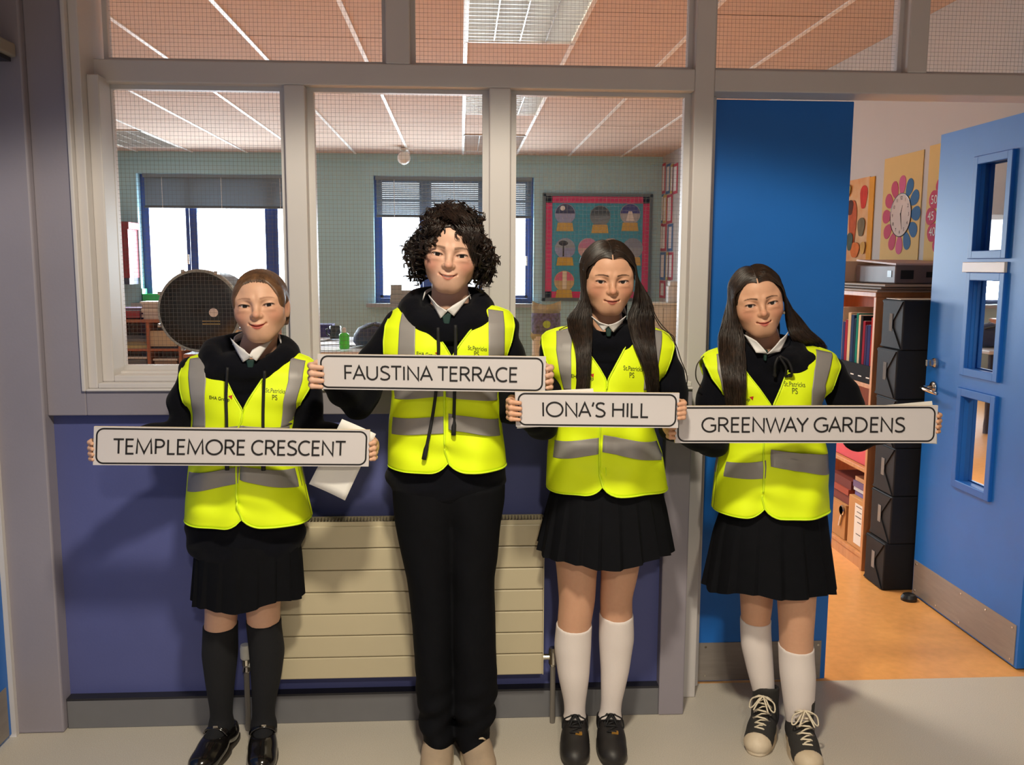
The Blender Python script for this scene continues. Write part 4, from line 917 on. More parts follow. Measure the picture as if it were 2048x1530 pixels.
EYX, EYY, EYR = .0320, -.0655, .0130
def scalp_sdf(ax, y, z, f):
    cr = f.get('crown', .106); W_ = f.get('wide', 1.0); rz = .074; dz = cr - .106
    d = d_ell(ax, y, z, (0, .016, .032 + dz), (.0715*W_, .092, rz))
    d = smin(d, d_ell(ax, y, z, (0, -.036, .036 + .6*dz), (.0555*W_, .0445, .048)), .022)
    return smin(d, d_ell(ax, y, z, (.050*W_, -.038, .010), (.0165, .024, .030)), .020)
def head_sdf(x, y, z, f):
    """f: dict of face parameters"""
    ax = np.abs(x); W_ = f.get('wide', 1.0)
    d = scalp_sdf(ax, y, z, f)
    d = smin(d, d_ell(ax, y, z, (0, -.022, -.030), (.0575*W_, .0585, .064)), .026)          # face
    d = smin(d, d_cone(ax, y, z, (.0425*W_, -.002, -.044), (.012, -.055, -.079), .0195, .0175), .026)   # jaw
    d = smin(d, d_ell(ax, y, z, (0, -.057, -.076), (.029, .021, .0195)), .024)           # chin
    d = smin(d, d_ell(ax, y, z, (.0375*W_, -.046, -.026), (.0245, .0265, .0235)), .022)      # cheek
    d = smin(d, d_ell(ax, y, z, (0, -.066, -.054), (.026, .024, .026)), .018)            # muzzle
    d = smin(d, d_cone(ax, y, z, (.010, -.0775, .0165), (.046*W_, -.062, .0155), .0085, .0065), .014)   # brow
    d = -smin(-d, d_ell(ax, y, z, (EYX, -.090, -.0005), (.019, .0165, .0105)), .014)     # eye hollow
    d = smin(d, d_ell(ax, y, z, (EYX, EYY, .0), (.0172, .0148, .0140)), .005)            # lids
    sm = f.get('squint', 1.0)
    d = smin(d, d_ell(ax, y, z, (EYX, -.0730, -.0120), (.014, .006, .0030)), .010)       # lower lid pad
    th = .12
    ex = (ax - EYX); ez = z - f.get('eyez', -.0006) - .10 * ex
    k0 = np.sqrt((ex/.0142)**2 + (ez/(.0056*sm))**2 + ((y + .086)/.022)**2)
    d = -smin(-d, (k0 - 1) * .0056*sm, .0012)                                              # lid opening
    nw = f.get('nose', 1.0)
    d = smin(d, d_cone(x, y, z, (0, -.0765, .010), (0, -.0925, -.0225), .0058, .0080*nw), .012)  # nose bridge
    d = smin(d, d_ell(x, y, z, (0, -.0965, -.0262), (.0098*nw, .0105, .0088)), .008)
    d = smin(d, d_ell(ax, y, z, (.0105*nw, -.0855, -.0290), (.0062, .0088, .0062)), .006)
    d = -smin(-d, d_ell(ax, y, z, (.0056*nw, -.0938, -.0352), (.0034, .0042, .0026)), .002)
    # mouth
    mw = f.get('mouth', .0185); up = f.get('smile', .002); mz = -.0560
    q = np.clip(ax / mw, 0, 1.4); zc = mz + up * q * q; yc = -.0890 + .0125 * q * q
    d = smin(d, np.sqrt((np.maximum(ax - mw*.92, 0))**2 + ((y - yc)/1.0)**2 + ((z - zc - .0034 + .0022*q)/1.0)**2) - .0037*(1 - .85*np.minimum(q, 1)**2), .0045)
    d = smin(d, np.sqrt((np.maximum(ax - mw*.78, 0))**2 + ((y - yc - .001)/1.0)**2 + ((z - zc + .0048 - .0022*q)/1.0)**2) - .0046*(1 - .8*np.minimum(q, 1)**2), .0045)
    op = f.get('open', 0.0)
    lz = .0008 + op * np.maximum(0, 1 - q*q)
    d = -smin(-d, np.sqrt(np.maximum(ax - mw, 0)**2 + np.maximum(np.abs(y + .093 - .012*q*q) - (.006 + op*1.2), 0)**2 + np.maximum(np.abs(z - zc) - lz, 0)**2) - .0006, .0014)
    d = -smin(-d, d_ell(ax, y, z, (mw + .0030, -.0805, mz + up*1.1), (.0018, .005, .0024)), .005)       # mouth corners
    # ears
    if f.get('ears', True):
        e = d_ell(ax - .30*(y - .012), y, z - .2*(y-.012), (.0705*W_, .014, -.010), (.0060, .0165, .0285))
        d = smin(d, e, .006)
        d = -smin(-d, d_ell(ax, y, z, (.079*W_, .006, -.010), (.006, .008, .014)), .005)
    return d
def lip_mask(x, y, z, f):
    mw = f.get('mouth', .0185); up = f.get('smile', .002); mz = -.0560; ax = np.abs(x); q = np.clip(ax / mw, 0, 1.2); zc = mz + up*q*q
    hu = .0066*(1 - .85*np.minimum(q, 1)**1.6) * (1 - .18*np.exp(-(ax/.003)**2)); hl = .0092*(1 - np.minimum(q, 1)**2)
    m = np.clip((hu - (z - zc)) / .0012, 0, 1) * np.clip((hl - (zc - z)) / .0014, 0, 1) * np.clip((mw*1.05 - ax) / .002, 0, 1)
    return m * (y < -.06)
def skin_colors(V, hd, f):
    x, y, z = hd.loc(V[:, 0], V[:, 1], V[:, 2]); ax = np.abs(x)
    sk = np.array(S(*f.get('skin', (186, 132, 102)))); col = np.tile(sk, (len(V), 1))
    inhead = (np.abs(z) < .16) & (np.abs(x) < .1) & (np.abs(y) < .14)
    g = lambda cx, cy, cz, s: np.exp(-(((ax-cx)/s)**2 + ((y-cy)/s)**2 + ((z-cz)/s)**2))
    bl = np.clip(g(.042, -.062, -.026, .022) * f.get('blush', .7) * .62 + .35*g(0, -.104, -.028, .011) + .35*g(.072, .0, -.01, .02), 0, 1) * inhead
    bc = np.array(S(*f.get('blushc', (186, 92, 74))))
    col = col*(1 - bl[:, None]) + bc*bl[:, None]
    lm = np.clip(lip_mask(x, y, z, f), 0, 1)[:, None] * .85 * inhead[:, None]; col = col*(1-lm) + np.array(S(*f.get('lipc', (194, 100, 92))))*lm
    # eyebrows
    bz = f.get('browz', .0175)
    t = np.clip((ax - .012) / .038, 0, 1); zb = bz + .0045*np.sin(t*PI*.85) - .002*t; th = (.0030 - .0016*t) * f.get('browt', 1.0)
    bm_ = np.clip((th - np.abs(z - zb)) / .0012 + .5, 0, 1) * np.clip((ax - .0105)/.003, 0, 1) * np.clip((.051 - ax)/.004, 0, 1) * (y < -.03) * inhead
    bm_ = bm_[:, None] * f.get('browa', .8); col = col*(1-bm_) + np.array(S(*f.get('brow', (84, 56, 42))))*bm_
    # lash line / inner lid tint
    ex = ax - EYX; ez = z - f.get('eyez', -.0006) - .10*ex; k = np.sqrt((ex/.0150)**2 + (ez/(0.0066*f.get('squint', 1)))**2)
    ll = np.clip(1 - np.abs(k - 1.0)/.20, 0, 1) * (ez > -.001) * (y < -.05) * inhead
    ll = ll[:, None]*.75; col = col*(1-ll) + np.array(S(58, 36, 30))*ll
    ld = (np.clip(1 - np.abs(k - 1.0)/.25, 0, 1) * (ez <= -.001) * (y < -.05) * inhead)[:, None]*.4; col = col*(1-ld) + np.array(S(150, 90, 76))*ld
    return col
# ------------------------------------------------------------------ garments shared by all four
def rows_world(rows, Y):
    """[(py, xl, xr)] in the photo at depth Y -> arrays z, xl, xr (ascending z)"""
    out = []
    for r in rows:
        a, b = W(r[1], r[0], Y), W(r[2], r[0], Y); out.append(((a[2]+b[2])/2, a[0], b[0]) + tuple(r[3:]))
    out.sort(); return np.array(out, float)
def leg_profile(rows, Y, ext=()):
    t = rows_world(rows, Y); z = t[:, 0]; zz = np.arange(z[0] - .02, z[-1] + .02, .004); k = np.exp(-(np.arange(-8, 9)/4.)**2); k /= k.sum()
    sm = lambda v: np.convolve(np.pad(np.interp(zz, z, v), 8, mode='reflect', reflect_type='odd'), k, mode='valid')
    return zz, (sm(t[:, 1]) + sm(t[:, 2]))/2, (sm(t[:, 2]) - sm(t[:, 1]))/2
def leg_loft(prof, Y, grow, z0, z1):
    zz, c, a = prof
    def fn(X, Yg, Z):
        zf = Z[0, 0, :]; cc = np.interp(zf, zz, c); aa = np.interp(zf, zz, a) + grow; cy = Y + .010*np.exp(-((zf - .30)/.09)**2)
        d = (np.sqrt(((X - cc)/aa)**2 + ((Yg - cy)/(aa*1.04))**2) - 1)*aa; return np.maximum(d, np.maximum(z0 - Z, Z - z1))
    return fn
class Vest:
    N = 2.3
    def __init__(s, P):
        s.Y = P['Y']; t = rows_world(P['vest'], s.Y - .03); s.z, s.l, s.r = t[:, 0], t[:, 1], t[:, 2]
        s.top = s.z[-1]; s.hem = s.z[0]; s.ph = P['seed']
        v = rows_world(P['vneck'], s.Y - .10); s.vz, s.vl, s.vr = v[:, 0], v[:, 1], v[:, 2]
        s.arm = P.get('armpit', .175)
    def c(s, z): return (np.interp(z, s.z, s.l) + np.interp(z, s.z, s.r)) / 2
    def hw(s, z): return (np.interp(z, s.z, s.r) - np.interp(z, s.z, s.l)) / 2
    def b(s, z): return np.interp(s.top - z, [0, .015, .05, .11, .20, .45], [.022, .048, .084, .112, .122, .128])
    def th(s, z): return np.interp(s.top - z, [0, .03, .06, s.arm*.75, s.arm, 1], [0, .05, .50, .55, .0, 0.0])
    def a(s, z): return s.hw(z) / np.cos(s.th(z)) ** (2 / s.N)
    def wr(s, x, z):
        q = s.ph; d = np.clip((s.top - z) / .3, 0.15, 1)
        w = .0030*np.sin(23*x + 31*z + q) + .0028*np.sin(-37*x + 19*z + 2*q) + .0020*np.sin(61*x - 11*z + 3*q) + .0014*np.sin(17*x + 88*z + q*1.7)
        return w * d * 1.5
    def y(s, x, z, off=0.0):
        u = np.clip(np.abs((x - s.c(z)) / s.a(z)), 0, .9995)
        return s.Y - (s.b(z) + off) * (1 - u ** s.N) ** (1 / s.N) - s.wr(x, z)*np.minimum(1, 2.2*(1 - u ** s.N) ** .5) - off * .3
    def theta(s, x, z):
        u = np.clip((x - s.c(z)) / s.a(z), -.9999, .9999); return np.arccos(np.sign(u) * np.abs(u) ** (s.N / 2))
    def inner(s, z, side):
        zb = s.vz[0]
        if side > 0: return np.where(z >= zb, np.interp(z, s.vz, s.vr), s.vr[0] - np.clip((zb - z)/.03, 0, 1) * s.ov)
        return np.where(z >= zb, np.interp(z, s.vz, s.vl), s.vl[0] + 0*z)
    ov = .018
    def panel(s, side, nr=64, nc=34):
        t = np.concatenate([np.linspace(0, .22, 22, endpoint=False), np.linspace(.22, 1, nr - 22)])
        z = s.top + (s.hem - s.top) * t; G = np.zeros((nr, nc, 3))
        for i, zz in enumerate(z):
            to = s.th(zz); t0 = to if side > 0 else PI - to; t1 = float(s.theta(s.inner(zz, side), zz))
            if side > 0: t1 = max(t1, t0 + .002)
            else: t1 = min(t1, t0 - .002)
            th = np.linspace(t1, t0, nc); co = np.cos(th)
            x = s.c(zz) + s.a(zz) * np.sign(co) * np.abs(co) ** (2 / s.N)
            zr = np.full(nc, zz)
            dd = np.abs(x - x[0]); rc = .062; lift = np.where(dd < rc, rc - np.sqrt(np.maximum(rc*rc - (rc - dd)**2, 0)), 0)
            zr = zr + lift * np.clip((s.hem + .085 - zz) / .085, 0, 1)
            y = s.Y - s.b(zz) * np.abs(np.sin(th)) ** (2 / s.N) - (s.wr(x, zz) + (.0035 if side > 0 else 0))*np.minimum(1, 2.2*np.abs(np.sin(th)))
            G[i] = np.stack([x, y, zr], 1)
        return G
    def back(s, nr=40, nc=40):
        z = np.linspace(s.top - .03, s.hem, nr); G = np.zeros((nr, nc, 3))
        for i, zz in enumerate(z):
            to = s.th(zz); th = np.linspace(to, PI - to, nc); co = np.cos(th)
            x = s.c(zz) + s.a(zz) * np.sign(co) * np.abs(co) ** (2 / s.N)
            G[i] = np.stack([x, s.Y + s.b(zz) * .95 * np.abs(np.sin(th)) ** (2 / s.N), np.full(nc, zz)], 1)
        return G
    def patch(s, L, R_, off=.0042, n=26, m=15):
        """strip between two photo polylines L, R_ (lists of (px, py))"""
        G = np.zeros((n, m, 3))
        def world(p):
            q = W(p[0], p[1], s.Y - .08)
            for _ in range(4): q = W(p[0], p[1], float(s.y(q[0], q[2])))
            return np.array([q[0], q[2]])
        A = np.array([world(p) for p in L]); B = np.array([world(p) for p in R_])
        ta, tb_ = np.linspace(0, 1, len(A)), np.linspace(0, 1, len(B))
        for i, t in enumerate(np.linspace(0, 1, n)):
            a = np.array([np.interp(t, ta, A[:, 0]), np.interp(t, ta, A[:, 1])]); b = np.array([np.interp(t, tb_, B[:, 0]), np.interp(t, tb_, B[:, 1])])
            for e_ in (a, b):
                hwz = s.hw(e_[1])*.99; e_[0] = np.clip(e_[0], s.c(e_[1]) - hwz, s.c(e_[1]) + hwz)
            for j, u in enumerate(np.linspace(0, 1, m)):
                x, z = a + (b - a) * u; G[i, j] = (x, s.y(x, z, off + (.0045 if x > s.c(z) + .02 else 0)) - (.0015 if s.top - z < .05 else 0), z)
        return G
def solid(o, t, off=0.0):
    md = o.modifiers.new('thickness', 'SOLIDIFY'); md.thickness = t; md.offset = off; return o
def hand(fl, e, s, kind, wrist, sc=1.0, zo=0.0, spread=1.0):
    """hand gripping the end e of a board; s = -1 left end, +1 right end (outward x); returns nail spots"""
    e = np.array(e, float) + np.array([0, 0, zo]); nails = []
    palm = e + np.array([s*.004, .056, 0]) * sc
    kn = []
    for i, (dz, r, l) in enumerate(((.026, .0079, .96), (.0085, .0082, 1.04), (-.0085, .0079, 1.0), (-.0245, .0068, .84))):
        dz *= sc * spread; r *= sc
        if kind == 'over':
            pts = [(s*.010, .046, dz*.95), (s*.0185, .010 - .004*(i == 1), dz), (s*.0125, -.0125, dz*1.0 - .001), (-s*(.0115*l + .003), -.0148, dz*.98 - .003)]
        elif kind == 'tips':
            pts = [(s*.006, .050, dz*.95), (s*.0185, .016, dz), (s*.0165, -.006, dz), (-s*(.001*l), -.0115, dz*.98 - .002)]
        else:
            pts = [(s*.002, .054, dz*.95), (s*.0170, .024, dz), (s*.0150, .004, dz), (s*(.0045), -.0055, dz*.98 - .001)]
        pts = [e + np.array([p[0]*sc, p[1]*sc, p[2]]) for p in pts]
        fl.chain(pts, [r*1.04, r*1.0, r*.93, r*.80], k=.0035); kn.append(pts[0])
        tip = pts[-1]; nails.append((tip, r))
    fl.cone(kn[0] + np.array([-s*.004, .006, 0]), kn[3] + np.array([-s*.004, .006, 0]), .0115*sc, .0105*sc, k=.008)
    pc = palm + np.array([-s*.004, .026, 0])*sc
    fl.cone(palm + np.array([0, .004, .016])*sc, palm + np.array([0, .004, -.014])*sc, .0150*sc, .0145*sc, k=.012)
    fl.cone(pc + np.array([0, .0, .010])*sc, pc + np.array([0, 0, -.010])*sc, .0170*sc, .0165*sc, k=.016)
    fl.cone(pc, wrist, .0205*sc, .0195*sc, k=.016)
    # thumb: leaves the side of the palm and presses on the back of the board
    tb = pc + np.array([-s*.010, -.006, .016])*sc
    fl.chain([tb, e + np.array([-s*.026, .036, .027])*sc, e + np.array([-s*.046, .0205, .022])*sc], [.0125*sc, .0098*sc, .0080*sc], k=.007)
    return nails

def shoe(person, kind, ank, ang, sc, label):
    """ank: (x, y) of the ankle on the floor; ang: turn of the toe (degrees, + to picture right)"""
    R = _Rz(math.radians(ang)); o = np.array([ank[0], ank[1], 0.0])
    L = lambda p: o + R @ (np.array(p, float) * sc)
    lo, hi = np.array([-.07, -.19, -.01]) * sc, np.array([.07, .11, .20]) * sc
    xs, ys, zs = axis(lo[0], hi[0], .0040, []), axis(lo[1], hi[1], .0045, []), axis(lo[2], (hi[2] if kind == 'canvas' else .13*sc), .0040, [])
    f = Field(xs, ys, zs); q = lambda *p: np.array(p) * sc
    def E(c, r, k=.02): f.ell(q(*c), np.array(r)*sc, k*sc)
    def K(a, b, r1, r2, k=.02): f.cone(q(*a), q(*b), r1*sc, r2*sc, k*sc)
    E((0, -.108, .026), (.043, .056, .034)); E((0, -.06, .034), (.041, .06, .040)); E((0, .036, .040), (.035, .040, .044))
    K((0, -.055, .045), (0, -.008, .062), .030, .034, .03); hc = .150 if kind == 'canvas' else .078
    if kind == 'canvas': K((0, .006, .05), (0, .000, hc), .038, .041, .02)
    else: K((0, .016, .05), (0, .020, hc), .036, .038 if kind != 'mary' else .034, .02)
    X, Y, Z = f.sub((slice(None),)*3)
    f.F = np.maximum(f.F, -(Z - .012*sc) + 0*X)                       # flat underside
    f.F = np.maximum(f.F, (Z + .20*(Y - .02*sc)) - hc*sc + 0*X)     # raked opening
    if kind == 'canvas': f.cone(q(0, .004, .06), q(0, .000, hc+.05), .030*sc, .034*sc, .004, 'sub')
    else: f.cone(q(0, .018, .055), q(0, .020, hc+.05), .029*sc, .031*sc, .004, 'sub')
    if kind == 'mary':                                                # open instep
        f.ell(q(0, -.030, .088), np.array((.030, .046, .036))*sc, .01, 'sub')
    V, Q = surface(f); V = relax(V, Q, 1); Vw = o + V @ R.T
    mats = {'mary': M['shoe_patent'], 'beige': M['shoe_beige'], 'black': M['shoe_black'], 'canvas': M['shoe_canvas']}
    up = net_obj('shoe', Vw, Q, mats[kind], person, label=label)
    # sole: outline extruded
    out = []
    for t in np.linspace(0, 2*PI, 40, endpoint=False):
        yy = -.036 - .126*math.cos(t); wv = .045*(1 - .16*math.exp(-((yy - .005)/.04)**2)) * abs(math.sin(t))**.72 * (1.03 if yy < .0 else .90)
        out.append((math.copysign(wv, math.sin(t)), yy))
    th = {'mary': .018, 'beige': .036, 'black': .030, 'canvas': .040}[kind]
    ring = lambda s_, z: [L((x*s_, (y+.036)*s_ - .036, z)) for x, y in out]
    n = len(out); vs = ring(.97, .0) + ring(1.0, .004) + ring(1.0, th*.8) + ring(.96, th)
    fs = [tuple(range(n-1, -1, -1)), tuple(3*n + i for i in range(n))] + [(r_*n+i, r_*n+(i+1) % n, (r_+1)*n+(i+1) % n, (r_+1)*n+i) for r_ in range(3) for i in range(n)]
    obj('sole', MB().add(vs, fs), {'mary': M['sole_dark'], 'beige': M['sole_cream'], 'black': M['shoe_black'], 'canvas': M['sole_white']}[kind], up)
    sd = lambda y: float(np.interp(y, [-.13, -.09, -.06, -.03, 0.0], [.052, .072, .083, .094, .108]))    # height of the upper's ridge
    zr = (lambda y: float(np.interp(y, [-.10, -.07, -.04, -.015, -.008], [.068, .078, .090, .112, .150]))) if kind == 'canvas' else (lambda y: sd(y) - .004)
    if kind in ('beige', 'black', 'canvas'):
        lm = {'beige': M['lace_beige'], 'black': M['cord'], 'canvas': M['lace_white']}[kind]
        rows = 6 if kind == 'canvas' else 4; ly = np.linspace(-.085, -.024, rows); lb = MB()
        if kind == 'canvas':
            pos = [(-.106, .064), (-.092, .072), (-.077, .083), (-.064, .099), (-.054, .118), (-.048, .138)]
        else: pos = [(y, zr(y) + (.006 if kind == 'black' else .014)) for y in ly]
        for i, (y, z) in enumerate(pos):
            w = .020 + .001*i
            lb.tube([L((-w, y+.010, z-.010)), L((-w*.5, y-.002, z+.002)), L((w*.5, y-.004, z+.002)), L((w, y+.008, z-.010))], .0028*sc, 6)
            if i < len(pos)-1:
                y2, z2 = pos[i+1]; lb.tube([L((-w, y+.008, z-.008)), L((0, (y+y2)/2-.004, (z+z2)/2+.004)), L((w, y2+.008, z2-.008))], .0022*sc, 6)
        y, z = pos[-1]
        for sgn in (-1, 1):
            lb.tube(catmull(np.array([[L((0, y-.004, z+.004)), L((sgn*.016, y-.018, z+.005)), L((sgn*.034, y-.012, z-.010)), L((sgn*.038, y-.016, z-.034)), L((sgn*.027, y-.022, z-.028)), L((sgn*.006, y-.008, z+.003))]]), 20)[0], .0024*sc, 6)
            lb.tube(catmull(np.array([[L((0, y-.006, z+.005)), L((sgn*.010, y-.026, z-.006)), L((sgn*.022, y-.040, z-.030))]]), 10)[0], .0024*sc, 6)
        obj('laces', lb, lm, up, smooth=True)
    if kind == 'canvas':
        cap = Field(axis(-.06*sc, .06*sc, .0035, []), axis(-.18*sc, -.10*sc, .0035, []), axis(.005, .08*sc, .0035, []))
        cap.ell(q(0, -.112, .026), np.array((.0440, .0555, .0352))*sc, .001); X, Y, Z = cap.sub((slice(None),)*3)
        cap.F = np.maximum(cap.F, (Y + .124*sc) + 0*X + 0*Z); cap.F = np.maximum(cap.F, -(Z - .008*sc) + 0*X + 0*Y)
        V, Q = surface(cap); net_obj('toe_cap', o + V @ R.T, Q, M['sole_white'], up, label='scuffed white rubber toe cap')
        for sgn in (-1, 1):
            for (y, z) in pos: obj('eyelet', MB().lathe(L((sgn*.022, y+.008, z-.010)), [(.0045*sc, -.003), (.0045*sc, .004), (0, .004)], 8, 'x'), M['chrome'], up)
    if kind == 'black': obj('lace_tag', MB().box(*sorted((L((-.010, 0, 0))[0], L((.010, 0, 0))[0])), L((0, -.092, 0))[1], L((0, -.088, 0))[1]+.004, .070*sc, .078*sc), mat('gold_tag', S(200, 150, 70), .3, metal=.8), up, label='small gold lace tag')
    if kind == 'mary':
        sb = MB(); pts = [L((x, -.030 - .006*(1-(x/.036)**2), .056 + .036*math.sqrt(max(0, 1-(x/.041)**2)))) for x in np.linspace(-.038, .038, 11)]
        for dy in (-.006, 0, .006): sb.tube([p + R @ np.array([0, dy*sc, 0]) for p in pts], .0042*sc, 6)
        st = obj('strap', sb, M['shoe_patent'], up, smooth=True)
        b = L((.004, -.041, .095)); obj('buckle', MB().box(b[0]-.007, b[0]+.007, b[1]-.003, b[1]+.002, b[2]-.006, b[2]+.006), M['chrome'], st, bevel=.001)
    return up
M['shoe_patent'] = mat('patent_black', S(20, 18, 18), .16, coat=.5); M['shoe_beige'] = mat('beige_suede', S(164, 144, 122), .85, var=.1, scale=20, bump=.2, bscale=300)
M['shoe_black'] = mat('worn_black_leather', S(40, 37, 36), .5, col2=S(26, 24, 24), scale=14, bump=.12, bscale=90); M['shoe_canvas'] = mat('black_canvas', S(46, 44, 42), .85, var=.1, scale=30, bump=.3, bscale=600)
M['sole_dark'] = mat('dark_sole', S(44, 38, 32), .5); M['sole_cream'] = mat('cream_sole', S(204, 190, 164), .6); M['sole_white'] = mat('scuffed_white_rubber', S(226, 212, 190), .55, col2=S(190, 170, 140), scale=10)
M['lace_beige'] = mat('beige_lace', S(196, 178, 150), .8); M['lace_white'] = mat('white_lace', S(226, 214, 190), .8)

# ------------------------------------------------------------------ hair
def hair_mat(name, c1, c2, rough=.38):
    if name in _mats: return _mats[name]
    m = mat(name, S(*c1), rough, col2=S(*c2), scale=60, spec=.5)
    return m
EC, ER = np.array([0, .016, .038]), np.array([.0775, .0965, .0845])     # scalp ellipsoid in head space
SCALP_F = {}
def on_scalp(d, k=1.0):
    d = np.asarray(d, float); d = d / np.linalg.norm(d, axis=-1, keepdims=True)
    lo = np.zeros(d.shape[:-1] + (1,)); hi = np.full_like(lo, .2)
    for _ in range(22):
        m = (lo + hi)/2; p = EC + d*m; v = scalp_sdf(np.abs(p[..., 0]), p[..., 1], p[..., 2], SCALP_F)[..., None]
        lo = np.where(v < 0, m, lo); hi = np.where(v < 0, hi, m)
    return EC + d * (lo + (np.asarray(k) - 1.0) * .09)
def hair_cap(person, hd, m, cut_c, cut_r, infl=.004, zmin=-.09, ear_cut=False):
    ax = axis(-.10*hd.s, .10*hd.s, .0034, []); f = Field(ax, axis(-.11*hd.s, .13*hd.s, .0036, []), axis(-.13*hd.s, .14*hd.s, .0036, []))
    X, Y, Z = f.sub((slice(None),)*3); x, y, z = X/hd.s, Y/hd.s, Z/hd.s
    d = scalp_sdf(np.abs(x), y, z, SCALP_F) - infl; d = smin(d, d_ell(np.abs(x), y, z, (0, .035, -.03), (.070, .066, .075)), .03)
    c = d_ell(np.abs(x), y, z, cut_c, cut_r); d = -smin(-d, c, .008)
    if ear_cut: d = -smin(-d, d_ell(np.abs(x), y, z, (.085, .0, -.035), (.030, .034, .050)), .006)
    d = np.maximum(d, zmin - z)
    f.F = (d*hd.s).astype(np.float32); V, Q = surface(f); V = relax(V, Q, 1)
    return net_obj('hair', hd.o + V @ hd.R.T, Q, m, person)
def add_strands(parent, name, P, r0, r1, m, K=22, n=3, label=None, root=1.0):
    P = catmull(P, K); N = len(P); t = np.linspace(0, 1, K)[None]
    rad = (r0 + (r1 - r0) * t ** 2.0) * rng.uniform(.75, 1.2, (N, 1)) * np.minimum(1, root + t*6); V, Q = strands_mesh(P, rad, n)
    return net_obj(name, V, Q, m, parent, label=label)

